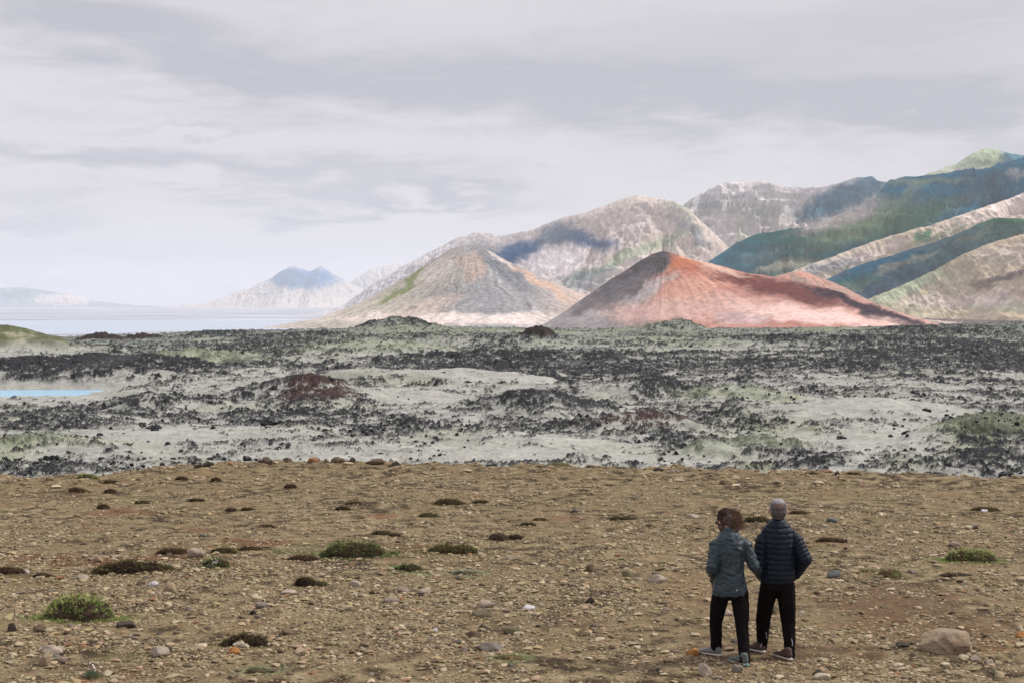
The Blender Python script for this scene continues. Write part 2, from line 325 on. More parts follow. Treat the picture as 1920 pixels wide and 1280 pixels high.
ridge_hill('mountain', [(1540, 592, 2500), (1600, 572, 2500), (1650, 552, 2500), (1700, 531, 2500), (1750, 508, 2480), (1800, 480, 2450), (1850, 458, 2420), (1900, 444, 2400), (1960, 430, 2400), (2100, 420, 2400), (2250, 430, 2400)], -27,
           [(1500, (.30, .30, .21)), (1700, (.38, .35, .25)), (1900, (.44, .36, .27))],
           [(1800, 565, 110, 16, 0, c['pink'], .7), (1880, 575, 60, 10, 0, c['moss'], .6), (1700, 540, 70, 12, 25, c['moss'], .8), (1880, 520, 52, 7, 12, (.16, .13, .12), .9), (1845, 535, 16, 10, 0, (.18, .14, .12), .8), (1860, 560, 50, 18, 0, c['pink'], .6), (1900, 480, 60, 20, 0, c['tan'], .5)],
           27, slope=.36, gsc=60, gul=.22, fp=1.35)
# low rise in front of the slopes, right of the red cone
ridge_hill('hills', [(1580, 606, 1900), (1660, 599, 1900), (1760, 597, 1900), (1860, 600, 1900), (1960, 602, 1900), (2100, 606, 1900)], -30, [(1600, c['slate']), (1760, (.15, .12, .11)), (1900, (.12, .10, .10))], [(1760, 604, 40, 3, 0, c['pale'], .6)], 28, slope=.2, gsc=40, nr=60)

cone_hill('volcanic_cone', (880, 459), 2300, [(862, 462), (845, 467), (800, 497), (740, 534), (680, 567), (600, 597), (520, 610), (430, 622), (300, 632)], [(897, 461), (912, 468), (950, 489), (1000, 512), (1050, 535), (1092, 552), (1150, 578), (1230, 603), (1350, 632)], -31,
          [(500, (.48, .43, .39)), (700, (.42, .38, .31)), (820, (.33, .30, .26)), (900, (.26, .26, .26)), (1000, (.29, .28, .28)), (1080, (.42, .34, .30))],
          [(745, 545, 50, 7, 38, (.16, .19, .07), .9), (780, 522, 40, 5, 36, (.18, .20, .08), .8), (830, 500, 40, 16, 40, c['tan'], .7), (900, 560, 120, 28, 0, (.22, .22, .23), .7), (940, 505, 70, 14, -35, (.13, .14, .16), .8), (885, 500, 22, 30, 0, (.38, .28, .23), .7),
           (1020, 535, 80, 8, -28, (.48, .33, .25), .85), (900, 470, 30, 9, -20, (.20, .20, .20), .7), (870, 598, 220, 14, 0, c['pale'], .8), (640, 612, 120, 10, 0, (.30, .27, .25), .6), (930, 480, 40, 4, -40, c['pale'], .6), (800, 575, 70, 14, 20, (.45, .36, .31), .6)], 31, pw=1.0, streak=.42)
cone_hill('mountain', (1500, 508), 2000, [(1480, 511), (1450, 520), (1410, 540), (1350, 575), (1280, 605)], [(1520, 514), (1560, 530), (1610, 556), (1660, 580), (1720, 600), (1800, 610)], -31,
          [(1400, (.42, .22, .17)), (1520, (.40, .24, .19)), (1650, (.33, .22, .18))], [(1510, 535, 40, 12, -35, (.24, .20, .17), .8), (1600, 570, 70, 10, -28, (.26, .22, .18), .7), (1490, 512, 30, 6, 0, c['red'], .7)], 33, streak=.4, rr=220, ta=360)
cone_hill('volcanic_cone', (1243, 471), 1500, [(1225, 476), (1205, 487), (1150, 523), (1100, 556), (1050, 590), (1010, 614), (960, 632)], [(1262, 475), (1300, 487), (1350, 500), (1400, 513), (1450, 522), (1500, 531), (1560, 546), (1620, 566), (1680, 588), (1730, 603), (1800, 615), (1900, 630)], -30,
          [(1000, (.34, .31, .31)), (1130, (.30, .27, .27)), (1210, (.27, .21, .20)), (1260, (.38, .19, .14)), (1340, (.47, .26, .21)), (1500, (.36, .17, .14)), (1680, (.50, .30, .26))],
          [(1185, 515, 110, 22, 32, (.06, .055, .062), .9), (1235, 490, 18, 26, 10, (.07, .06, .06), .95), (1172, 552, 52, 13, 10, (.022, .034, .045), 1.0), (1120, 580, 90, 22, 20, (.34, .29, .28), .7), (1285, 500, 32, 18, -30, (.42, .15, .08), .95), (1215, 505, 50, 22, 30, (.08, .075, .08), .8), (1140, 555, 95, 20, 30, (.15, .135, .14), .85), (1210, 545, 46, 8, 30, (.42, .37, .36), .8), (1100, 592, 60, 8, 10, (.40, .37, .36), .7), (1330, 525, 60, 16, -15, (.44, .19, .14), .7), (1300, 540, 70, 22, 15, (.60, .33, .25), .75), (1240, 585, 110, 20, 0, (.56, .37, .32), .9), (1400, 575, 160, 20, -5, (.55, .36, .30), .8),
           (1480, 546, 130, 17, -12, (.10, .034, .034), .9), (1610, 574, 120, 11, -22, (.035, .025, .035), 1.0), (1690, 598, 60, 8, -18, (.035, .025, .035), 1.0), (1420, 532, 90, 10, -10, (.15, .05, .04), .85), (1520, 592, 160, 15, -6, (.68, .48, .43), .95), (1230, 545, 50, 5, 35, (.52, .46, .43), .55), (1390, 598, 50, 10, 0, (.45, .37, .38), .6), (1340, 500, 70, 5, -20, (.70, .50, .38), .6)], 35, pw=3.2, streak=.22)  # dark patches paint shade under the right ridge, last pale strip its sunlit back

# ------------------------------------------------------------------ lava field
MOUNDS = [  # px, D, height, rx, ry (m), rock, tint index
    (740, 640, 5.6, 15, 16, .55, 0), (700, 650, 2.6, 14, 12, .5, 0), (790, 640, 2.4, 12, 12, .4, 0), (1010, 500, 4.6, 9, 9, 1.6, 1), (1275, 650, 5.6, 15, 14, .45, 0), (1190, 660, 2.0, 18, 12, .2, 2),
    (188, 590, 3.4, 14, 12, 1.4, 1), (268, 620, 3.2, 12, 10, 1.2, 1), (-20, 335, 6.2, 22, 16, -2.0, 3), (390, 560, 2.6, 24, 18, .6, 0), (560, 520, 2.2, 26, 18, .5, 0),
    (700, 330, 3.2, 20, 18, -.2, 2), (360, 300, 2.0, 16, 14, -.3, 2), (180, 262, 1.6, 20, 10, .5, 0), (1180, 190, 2.3, 12, 12, .45, 0), (1010, 160, 1.8, 7, 8, .6, 0), (610, 172, .3, 6, 8, .8, 4), (560, 180, 1.5, 8, 7, .7, 0),
    (840, 210, 1.8, 18, 10, -.9, 0), (1210, 135, 1.3, 6, 5, .1, 4), (1400, 178, 1.2, 9, 9, .3, 2), (1600, 150, 1.5, 14, 9, -1.0, 0), (1860, 128, 1.4, 6, 6, .8, 2), (300, 165, 1.3, 8, 7, .5, 0), (60, 120, .9, 8, 6, .4, 2),
    (1000, 300, 1.6, 22, 12, .5, 0), (1500, 420, 1.8, 40, 20, .5, 0), (1760, 560, 2.2, 40, 24, .5, 0), (1560, 640, 1.8, 26, 20, .2, 2), (900, 420, 2.0, 26, 16, .3, 0), (960, 620, 1.3, 30, 20, .1, 2), (1380, 700, 1.2, 24, 16, .2, 0), (1120, 110, .5, 6, 3, -.5, 0), (1330, 112, .7, 3, 3, .2, 2), (1450, 118, .7, 4, 3, .4, 2)]
DENS = [(1500, 680, 460, 30, .30), (1820, 665, 260, 46, .38), (850, 700, 260, 28, .32), (560, 652, 170, 22, .38), (1100, 690, 200, 26, .30), (1000, 745, 150, 22, .2), (560, 775, 120, 22, .45), (180, 705, 170, 20, .4), (400, 680, 160, 20, .35),
        (1050, 808, 130, 16, .45), (1190, 765, 130, 20, .28), (1400, 775, 110, 26, .28), (1860, 850, 70, 34, .5), (80, 882, 150, 16, .38), (760, 800, 120, 14, .42), (300, 775, 150, 24, .3), (60, 790, 90, 30, .3), (1500, 870, 120, 12, .25),
        (350, 822, 180, 14, -.5), (820, 752, 160, 12, -.75), (900, 850, 330, 18, -.45), (700, 828, 200, 10, -.3), (1600, 828, 140, 14, -.6), (1280, 868, 140, 10, -.5), (650, 655, 90, 12, -.3), (1350, 657, 150, 5, -.6), (800, 655, 80, 8, -.5), (1000, 735, 90, 8, -.4), (1600, 770, 200, 12, -.1), (1480, 745, 60, 7, -.4), (1130, 838, 110, 8, -.25), (1200, 640, 120, 8, -.15), (250, 650, 120, 10, .05)]
CRP = [-300, 0, 100, 180, 260, 350, 450, 600, 700, 830, 950, 1100, 1200, 1340, 1500, 1650, 1750, 1920, 2300]
CRY = [634, 634, 633, 631, 630, 625, 621, 619, 617, 615, 617, 618, 617, 618, 617, 615, 611, 606, 604]
def lava(X, Y, fine=True):
    px = 960 + X / Y * F
    crest = np.interp(px, CRP, CRY)
    zc = CAMZ - (crest - 573) * 760 / F
    t = sm(300, 740, Y)
    zb = -8 * (1 - t) + zc * t
    zb = zb - 24 * sm(765, 1000, Y)
    zb = zb + 1.7 * fbm(X / 44, Y / 34, 3, 101) * sm(95, 190, Y) * sm(745, 640, Y) + .75 * fbm(X / 13, Y / 10, 3, 105) * (.4 + .6 * sm(100, 160, Y))
    pyg = 573 + F * 11.9 / np.maximum(Y, 1)
    dens = .52 * fbm(X / 24, Y / 26, 3, 111) + .05
    for (cx, cy, rx, ry, k) in DENS:
        dens = dens + k * np.exp(-(((px - cx) / rx) ** 2 + ((pyg - cy) / ry) ** 2))
    tint = np.zeros(X.shape + (4,))
    for (mx, D, h, rx, ry, rk, ti) in MOUNDS:
        mX = (mx - 960) / F * D
        wob = 1 + .30 * perlin(X / (rx * .5), Y / (ry * .5), int(D))
        q = np.sqrt(((X - mX) / rx) ** 2 + ((Y - D) / ry) ** 2) * wob
        m = np.exp(-1.3 * q ** 2) if ti != 1 else np.clip(1.12 - q, 0, 1) ** 1.1
        zb = zb + h * m * (1.25 if D < 430 and ti != 4 else .97); dens = dens + rk * sm(.15, .7, m) * .6
        if ti: tint[..., ti - 1] = np.maximum(tint[..., ti - 1], sm(.12, .55, m))
    # pond hollow
    pd = sm(1.0, .62, np.maximum(np.abs((X + 112) / 63.), np.abs((Y - 213.5) / np.where(Y > 213.5, 17.0, 9.0))))
    pdr = sm(.90, .80, np.maximum(np.abs((X + 112) / 63.), np.abs((Y - 213.5) / np.where(Y > 213.5, 17.0, 9.0))))
    zb = zb * (1 - pd) + (-10.2) * pd
    near = sm(150, 228, Y)
    bank = np.exp(-((Y - 247) / 12) ** 2) * sm(-46, -66, X); zb = zb + 1.7 * bank; dens = dens + .55 * bank - pdr
    sl = sm(-.268, -.292, X / Y) * sm(120, 145, Y) * sm(212, 206, Y); lim = CAMZ - Y * (741.5 - 573) / F - .35
    zb = zb * (1 - sl) + np.minimum(zb, lim) * sl; dens = dens - .45 * sl * sm(160, 190, Y)
    # blocky lava standing out of the moss
    k = sm(105, 400, Y)
    mid = fbm(X / 3.1, Y / 2.8, 3, 121)
    nf = .62 * mid + .72 * fbm(X / .95, Y / .85, 3, 131, .62) + .5 * (ridged(X / .62, Y / .55, 2, 141) - .35)
    ncs = .62 * mid + .72 * fbm(X / 2.0, Y / 1.8, 3, 133, .62) + .5 * (ridged(X / 1.35, Y / 1.2, 2, 143) - .35)
    n = nf * (1 - k) + ncs * k
    dens = dens + .30 * fbm(X / 8, Y / 7.5, 3, 115)
    rl = ridged(X / 26 + .8 * perlin(X / 19, Y / 15, 301), Y / 9 + .9 * perlin(X / 24, Y / 18, 303), 3, 305)
    dens = dens + .34 * (rl - .35) - .03
    thr = .27 - dens * .66
    ex = np.clip(n - thr, 0, 1.2)
    rock = sm(.0, .07, n - thr) * (1 - pdr)
    amp = .42 + .75 * k
    zz = zb + rock * .04 * (1 + k) + np.minimum(ex, .75) * amp * (1 - pdr) + rock * amp * .35 * np.clip(ridged(X / 2.3, Y / 2.1, 2, 161) - .2, 0, 1) * sm(.1, .5, ex)
    if fine:
        zz = zz + rock * (.10 * ridged(X / .7, Y / .65, 2, 151) * sm(.0, .3, ex + .12) + .05 * perlin(X / .22, Y / .2, 155)) + (.32 + .5 * k) * .6 * (ridged(X / 5.2 + .5 * perlin(X / 7, Y / 6, 309), Y / 3.6, 3, 307) - .35) * (1 - .8 * pd) + .55 * (rl - .35) * (1 - pd) + (1 - rock) * (.04 * fbm(X / .9, Y / .8, 3, 157) + .10 * fbm(X / 3, Y / 2.6, 2, 159))
    return zz, rock, dens, tint, px, pyg
nr, nc = 1500, 1250
Yr = 56 * (1010 / 56.) ** np.linspace(0, 1, nr)[:, None]; ux = np.linspace(-.45, .45, nc)[None, :]
LX = ux * Yr; LY = Yr * np.ones_like(ux)
LZ, rk, dn, tt, lpx, lpy = lava(LX, LY)
# moss and rock colours: moss keeps to the flatter tops, bare rock shows on the steep faces
slp = np.hypot(np.gradient(LZ, axis=1) / np.gradient(LX, axis=1), np.gradient(LZ, axis=0) / np.gradient(LY, axis=0))
cap = sm(.62, .40, slp) * sm(-.06, .06, fbm(LX / 1.5, LY / 1.3, 4, 199, .65) + .06 - .40 * dn)
rk = np.clip(rk * (1 - .93 * cap) + .8 * sm(.9, 1.5, slp) * (1 - rk), 0, 1)
hb = (sm(-.05, .40, fbm(LX / 2.6, LY / 2.0, 5, 177, .65) + .35 * dn) * .60)[..., None]
mv = fbm(LX / 9, LY / 9, 4, 171)[..., None]; mg = sm(-.05, .5, fbm(LX / 16, LY / 14, 3, 173) + .0)[..., None]
far = sm(240, 620, LY)[..., None]
moss = np.array((.320, .318, .290)) * (1 - far) + np.array((.215, .235, .200)) * far
moss = moss * (1 - .25 * mg) + np.array((.24, .26, .15)) * .25 * mg
moss = moss * (1 + .22 * mv)
moss = moss * (1 - hb) + np.array((.125, .130, .118)) * hb
for (gx_, gy_, rx_, ry_, k_) in ((1840, 838, 60, 26, .8), (1420, 880, 50, 16, .8), (1430, 808, 60, 12, .6), (20, 850, 40, 20, .8), (250, 690, 60, 8, .6), (390, 683, 50, 8, .6), (1530, 812, 20, 6, .6), (1200, 790, 40, 8, .3), (690, 735, 60, 6, .2), (1700, 875, 60, 16, .5), (640, 650, 60, 14, .45), (230, 740, 40, 8, .5), (1270, 640, 100, 20, .4), (790, 630, 80, 12, .5)):
    g_ = .6 * np.exp(-(((lpx - gx_) / rx_) ** 2 + ((lpy - gy_) / ry_) ** 2))[..., None] * k_ * np.clip(.5 + 1.2 * mv + .5, 0, 1)
    moss = moss * (1 - g_) + np.array((.17, .20, .075)) * g_
rv = fbm(LX / 1.3, LY / 1.3, 3, 181)[..., None]
rockc = np.array((.022, .023, .026)) * (1 + .7 * rv) + .03 * sm(.2, .8, fbm(LX / 20, LY / 20, 2, 183))[..., None]
# lichen on the rock tops
lich = sm(.05, .5, fbm(LX / .8, LY / .8, 3, 191))[..., None] * .15
rockc = rockc * (1 - lich) + moss * .55 * lich
col = moss * (1 - rk[..., None]) + rockc * rk[..., None]
for i, cc in enumerate(((.030, .020, .018), (.24, .27, .17), (.075, .085, .035), (.085, .040, .032))):
    k_ = tt[..., i:i + 1] * (.93, .45, .95, .42)[i]
    if i == 2: cc = np.array(cc) * (1 - sm(.05, .4, mv)) + np.array((.30, .29, .20)) * sm(.05, .4, mv)
    if i == 3: k_ = k_ * rk[..., None]
    col = col * (1 - k_) + np.array(cc) * k_
lava_mat = mat('lava_and_moss', attr=True, rough=.95, spec=.15, noise=((2.2, .22, 6), (.5, .12, 4)), bump=((3.0, .12, 6), (.9, .15, 5)))
lv = np.stack([LX, LY, LZ], -1).reshape(-1, 3)
tag(link('lava_field', mesh_np('lava_field', lv, grid_faces(nr, nc), lava_mat, np.clip(col, .008, .8).reshape(-1, 3))), kind='structure')
# pond
pm = mat('pond_water', (.25, .43, .56), rough=.4, spec=.5, bump=((1.2, .01, 3),))
q = np.array([[-185, 199, -9.5], [-50, 199, -9.5], [-49, 213, -9.5], [-52, 231, -9.5], [-185, 231, -9.5]])
me = bpy.data.meshes.new('pond'); me.from_pydata(q.tolist(), [], [(0, 1, 2, 3, 4)]); me.materials.append(pm); tag(link('pond_water', me), kind='structure')

# ------------------------------------------------------------------ gravel flat in front
RIMX = [-300, 0, 100, 200, 330, 400, 500, 600, 700, 900, 1050, 1200, 1350, 1500, 1700, 1920, 2300]
RIMY = [915, 908, 903, 896, 884, 880, 876, 874, 877, 882, 884, 887, 890, 892, 898, 907, 915]
def ground_z(X, Y, fine=True):
    X = np.asarray(X, float); Y = np.asarray(Y, float)
    px = 960 + X / Y * F; rim = CAMZ * F / (np.interp(px, RIMX, RIMY) - 573) + .9 * perlin(X / 1.1, Y * 0 + 3, 231) + .5 * perlin(X / .35, Y * 0 + 5, 233)
    z = .05 * fbm(X / 2.6, Y / 2.2, 3, 201) + .02 * fbm(X / .7, Y / .6, 2, 203)
    z = z - .33 * np.maximum(Y - rim, 0) ** 1.15 * sm(0, 2.5, Y - rim) + .10 * np.exp(-((Y - rim) / 1.0) ** 2)
    if fine: z = z + .012 * fbm(X / .16, Y / .15, 3, 205) + .016 * np.clip(ridged(X / .32, Y / .28, 2, 207) - .35, 0, 1) * sm(-.2, .3, fbm(X / 1.7, Y / 1.3, 2, 209))
    return z
def gz1(x, y): return float(ground_z(np.array([x]), np.array([y]))[0])
nr, nc = 900, 900
Yr = 8 * (62 / 8.) ** np.linspace(0, 1, nr)[:, None]; ux = np.linspace(-.43, .43, nc)[None, :]
GX = ux * Yr * 1.0; GY = Yr * np.ones_like(ux); GZ = ground_z(GX, GY)
gpx, gpy = proj(GX, GY, GZ * 0)
b0 = fbm(GX / 1.9, GY / 1.5, 4, 211)[..., None]; b1 = fbm(GX / .33, GY / .3, 4, 213)[..., None]; b2 = fbm(GX / .07, GY / .07, 2, 215)[..., None]; b3 = fbm(GX / 4.5, GY / 3.2, 3, 217)[..., None]
G0 = np.array((.170, .128, .070)); G1 = np.array((.038, .025, .014)); G2 = np.array((.285, .225, .135)); G3 = np.array((.15, .082, .040))
gc = G0 * np.ones_like(GX)[..., None]
def lerp(a, b, k): return a * (1 - k) + b * k
gc = lerp(gc, G2, sm(.0, .6, b1 + .4 * b3) * .75); gc = lerp(gc, G1, sm(-.05, .40, -b1 - .6 * b0 + .2 * b2) * .95); gc = lerp(gc, G3, sm(.15, .6, b0 + .3 * b2) * .5)
PATCH = [  # px, py, rx, ry, colour, strength : bare red-brown soil, dry moss mats
    (130, 1048, 140, 10, (.10, .042, .020), .9), (300, 1045, 60, 8, (.11, .045, .02), .8), (480, 1022, 70, 9, (.12, .05, .022), .85), (350, 1030, 60, 8, (.11, .06, .025), .7), (580, 1046, 55, 9, (.085, .036, .018), .95), (640, 1058, 80, 10, (.035, .024, .016), .95),
    (780, 1030, 80, 11, (.11, .065, .025), .85), (720, 968, 28, 6, (.16, .06, .03), .7), (440, 1060, 60, 6, (.11, .05, .02), .7), (230, 962, 70, 6, (.13, .06, .03), .6), (400, 992, 60, 5, (.14, .07, .035), .5), (500, 990, 30, 5, (.10, .045, .025), .6), (90, 932, 90, 8, (.09, .06, .03), .6),
    (1680, 1130, 150, 34, (.10, .058, .032), .7), (1750, 1180, 160, 30, (.12, .068, .036), .6), (1560, 1240, 120, 40, (.13, .075, .04), .45), (1600, 1020, 60, 12, (.16, .085, .05), .4), (1290, 1110, 60, 40, (.20, .125, .07), .4), (1400, 1240, 120, 40, (.13, .085, .045), .4), (200, 1262, 130, 12, (.11, .055, .028), .6), (950, 1160, 240, 22, (.11, .075, .045), .4), (760, 1215, 200, 26, (.13, .085, .05), .4),
    (1870, 1215, 50, 12, (.22, .115, .055), .6), (1100, 1010, 200, 12, (.15, .11, .06), .3), (1520, 1000, 40, 5, (.18, .10, .05), .5), (1060, 972, 60, 5, (.16, .09, .05), .5), (150, 1275, 26, 8, (.26, .09, .05), .6), (1330, 1230, 50, 20, (.10, .07, .04), .4)]
wx = 30 * fbm(GX / .9, GY / .8, 4, 221); wy = 7 * fbm(GX / .7, GY / .7, 4, 223)
for (cx, cy, rx, ry, cc, st) in PATCH:
    q = ((gpx + wx - cx) / rx) ** 2 + ((gpy + wy - cy) / ry) ** 2
    gc = lerp(gc, np.array(cc), (sm(1.4, .4, q + .7 * b1[..., 0]) * st)[..., None])
for (cx, cy, rx, ry, cc, st) in [(620, 1035, 120, 12, (.07, .085, .03), .55), (770, 1068, 45, 9, (.07, .13, .05), .7), (875, 1075, 45, 8, (.11, .17, .10), .7), (955, 1237, 50, 9, (.17, .19, .09), .5), (130, 1265, 60, 10, (.13, .13, .06), .4), (240, 1235, 60, 12, (.15, .14, .05), .4), (480, 1258, 50, 9, (.15, .18, .09), .4), (430, 1030, 40, 7, (.08, .09, .03), .6), (1520, 1030, 50, 6, (.15, .13, .06), .5), (250, 938, 40, 6, (.15, .15, .06), .5), (1180, 948, 50, 4, (.12, .11, .06), .4), (700, 1135, 0.1, .1, (0, 0, 0), 0), (20, 1078, 50, 12, (.07, .05, .025), .8), (1450, 930, 300, 6, (.15, .13, .07), .3)]:
    if st: gc = lerp(gc, np.array(cc), (sm(1.5, .3, ((gpx + wx - cx) / rx) ** 2 + ((gpy + wy - cy) / ry) ** 2 + b1[..., 0]) * st)[..., None])
gc = np.clip(gc * (1 + .35 * b2), .01, .6)
gravel_mat = mat('gravel_soil', attr=True, rough=.95, spec=.15, noise=((28, .28, 4), (9, .15, 4)), bump=((34, .018, 5), (11, .025, 4)))
tag(link('gravel_flat', mesh_np('gravel_flat', np.stack([GX, GY, GZ], -1).reshape(-1, 3), grid_faces(nr, nc), gravel_mat, gc.reshape(-1, 3))), kind='structure')

# stones: base shapes
def ico(sub):
    bm = bmesh.new(); bmesh.ops.create_icosphere(bm, subdivisions=sub, radius=1)
    V = np.array([v.co[:] for v in bm.verts]); Fc = np.array([[v.index for v in f.verts] for f in bm.faces]); bm.free(); return V, Fc
I1, I2, I3, I4 = ico(1), ico(2), ico(3), ico(4)
def stone_shape(ic, r_, cuts=7, rough=.08, ang=.72):
    """a worn stone: a ball cut by random planes, slightly lumpy"""
    V = ic[0].copy(); Fc = ic[1]
    for k in range(cuts):
        n = r_.normal(size=3); n /= np.linalg.norm(n); d = r_.uniform(ang * .75, ang * 1.15)
        e = V @ n - d; V = V - np.clip(e, 0, None)[:, None] * n * .92
    s = r_.integers(1e6)
    V = V * (1 + rough * (perlin(V[:, 0] * 1.7 + s % 97, V[:, 1] * 1.7 + V[:, 2], 3) + .5 * perlin(V[:, 0] * 4 + V[:, 2] * 3, V[:, 1] * 4 - s % 31, 5)))[:, None]
    V[:, 2] *= r_.uniform(.55, .85); V[:, 0] *= r_.uniform(.95, 1.35)
    return V, Fc
STONE_COLS = [(.33, .265, .16), (.26, .205, .12), (.39, .32, .21), (.18, .125, .07), (.34, .27, .19), (.30, .215, .11), (.085, .058, .036), (.46, .37, .27), (.26, .23, .12), (.15, .10, .06), (.35, .24, .16)]
# pebbles: everything too small and too many to count, one mesh
def pebbles(n, smin, smax, ic, seed, pexp=2.6, sink=.35, ymin=13.2, ymax=36):
    r_ = np.random.default_rng(seed)
    u_ = r_.random(n * 3); Y = ymin * (ymax / ymin) ** (u_ ** .82); X = r_.uniform(-.40, .40, n * 3) * Y
    px = 960 + X / Y * F; rim = CAMZ * F / (np.interp(px, RIMX, RIMY) - 573)
    d = 1.3 * fbm(X / 1.5, Y / 1.1, 4, 301) + .35
    gp = 573 + CAMZ * F / Y
    d = d + .45 * np.exp(-((gp - 1110) / 70) ** 2) * (px < 1200) + .3 * np.exp(-((gp - 1010) / 40) ** 2) * (px > 1150) - .35 * np.exp(-(((px - 1690) / 170) ** 2 + ((gp - 1140) / 45) ** 2)) - .25 * np.exp(-(((px - 1300) / 60) ** 2 + ((gp - 1130) / 60) ** 2))
    keep = (Y < rim + 1.0) & (r_.random(n * 3) < np.clip(d * 1.2, .12, 1)); X, Y = X[keep][:n], Y[keep][:n]; n = len(X)
    s = smin * (1 - r_.random(n) * (1 - (smin / smax) ** pexp)) ** (-1 / pexp)
    Z = ground_z(X, Y) ; k = 8
    shapes = [stone_shape(ic, r_, 9 if ic is I2 else 5, .16, .62)[0] for _ in range(k)]; nv = len(ic[0]); sh = r_.integers(0, k, n)
    B = np.array(shapes)[sh]
    a = r_.uniform(0, 6.283, n); ca, sa = np.cos(a)[:, None], np.sin(a)[:, None]
    sx = (s * r_.uniform(.8, 1.4, n))[:, None]; sz = (s * r_.uniform(.5, .95, n))[:, None]
    bx, by, bz = B[..., 0] * sx, B[..., 1] * s[:, None], B[..., 2] * sz
    V = np.stack([bx * ca - by * sa + X[:, None], bx * sa + by * ca + Y[:, None], bz + Z[:, None] + (s * .16)[:, None]], -1)
    Fc = (ic[1][None] + (np.arange(n) * nv)[:, None, None]).reshape(-1, 3)
    cc = np.array(STONE_COLS)[r_.integers(0, len(STONE_COLS), n)] * r_.uniform(.55, 1.2, (n, 1))
    cc = lerp(cc, G2 * r_.uniform(.6, 1.25, (n, 1)), .30)
    rd = (r_.random(n) < .015)[:, None]; cc = np.where(rd, np.array((.22, .115, .06)), cc)
    return V.reshape(-1, 3), Fc, np.repeat(cc, nv, 0)
peb_mat = mat('pebble', attr=True, rough=.9, spec=.2, noise=((40, .18, 4),), bump=((60, .004, 3),))
parts_ = [pebbles(52000, .014, .070, I2, 11, 2.35), pebbles(120000, .006, .017, I1, 12, 2.0), pebbles(900, .03, .12, I2, 13, 1.6, ymin=30, ymax=36)]
V = np.concatenate([p[0] for p in parts_]); Fc = np.concatenate([parts_[0][1], parts_[1][1] + len(parts_[0][0]), parts_[2][1] + len(parts_[0][0]) + len(parts_[1][0])]); cc = np.concatenate([p[2] for p in parts_])
pe = link('pebbles', mesh_np('pebbles', V, Fc, peb_mat, cc, smooth=False))
tag(pe, 'small tan and brown pebbles strewn over the gravel flat', 'gravel', kind='stuff')

def lumps(r_, k, rg=.55):
    Vs = []; Fs = []; o_ = 0
    for j in range(k):
        V = I3[0].copy()
        for q in range(8):
            n = r_.normal(size=3); n /= np.linalg.norm(n); e = V @ n - r_.uniform(.5, .8); V = V - np.clip(e, 0, None)[:, None] * n
        s = r_.uniform(0, 50); V = V * (1 + rg * (ridged(V[:, 0] * 1.6 + s + V[:, 2] * .8, V[:, 1] * 1.6 - V[:, 2], 4, int(s), .6) - .4))[:, None]
        sc = (1.0 if j == 0 else r_.uniform(.35, .75)) ; off = np.array((0, 0, 0.)) if j == 0 else np.array((r_.uniform(-1.2, 1.2), r_.uniform(-.8, .8), r_.uniform(-.45, .1)))
        V = V * np.array((sc * r_.uniform(.8, 1.2), sc, sc * r_.uniform(.5, .85))) * .75 + off; Vs.append(V); Fs.append(I3[1] + o_); o_ += len(V)
    return np.concatenate(Vs), np.concatenate(Fs)
# single stones
stone_mats = {}
def smat(col, mossy=None):
    key = tuple(round(x, 3) for x in col) + (mossy is not None,)
    if key not in stone_mats:
        stone_mats[key] = mat('stone', col, rough=.88, spec=.2, noise=((3.5, .16, 5), (14, .14, 4)), bump=((9, .03, 6), (30, .008, 4)), vary=(5, tuple(x * .55 for x in col), .52, .75), objrand=.10)
    return stone_mats[key]
STONES = []     # x, y, radius of placed ones
def stone(px, py, wpx, hpx, col, label, group='single stones lying on the gravel', seed=0, cat='stone', ic=None, name='stone', cuts=9):
    D = gd(py - 1); p = at(px, py, D); W = wpx / F * D; H = hpx / F * D
    r_ = np.random.default_rng(seed + int(px) * 31 + int(py))
    V, Fc = lumps(r_, 5, .25) if name == 'rim_rock' else stone_shape(ic or I3, r_, cuts + 4, .10, .66)
    V = V - (V.max(0) + V.min(0)) / 2; V /= (V.max(0) - V.min(0)) / 2
    V = V * np.array((W / 2, W / 2 * r_.uniform(.6, .85), H * .62)); V[:, 2] += H * .38
    me = mesh_np(name, V, Fc, smat(col), smooth=(name != 'rim_rock'))
    if name == 'rim_rock': me.vertices[0].co = me.vertices[0].co; vv_ = np.array([v.co[:] for v in me.vertices]); vv_[:, 2] = vv_[:, 2] * .85 - H * .30; me.vertices.foreach_set('co', vv_.astype(np.float32).ravel()); me.update()
    y = D + W * .33; o = link(name, me, loc=(p.x * y / D, y, gz1(p.x, y) - .01))
    tag(o, label, cat, group); STONES.append((p.x * y / D, y, W / 2)); return o
T = dict(tan=(.27, .20, .135), cream=(.42, .36, .26), pale=(.33, .27, .215), brown=(.125, .088, .055), dark=(.060, .048, .038), grey=(.17, .15, .125), pink=(.27, .205, .165), white=(.46, .44, .45), orange=(.34, .155, .05), blue=(.10, .105, .10), olive=(.155, .135, .08))
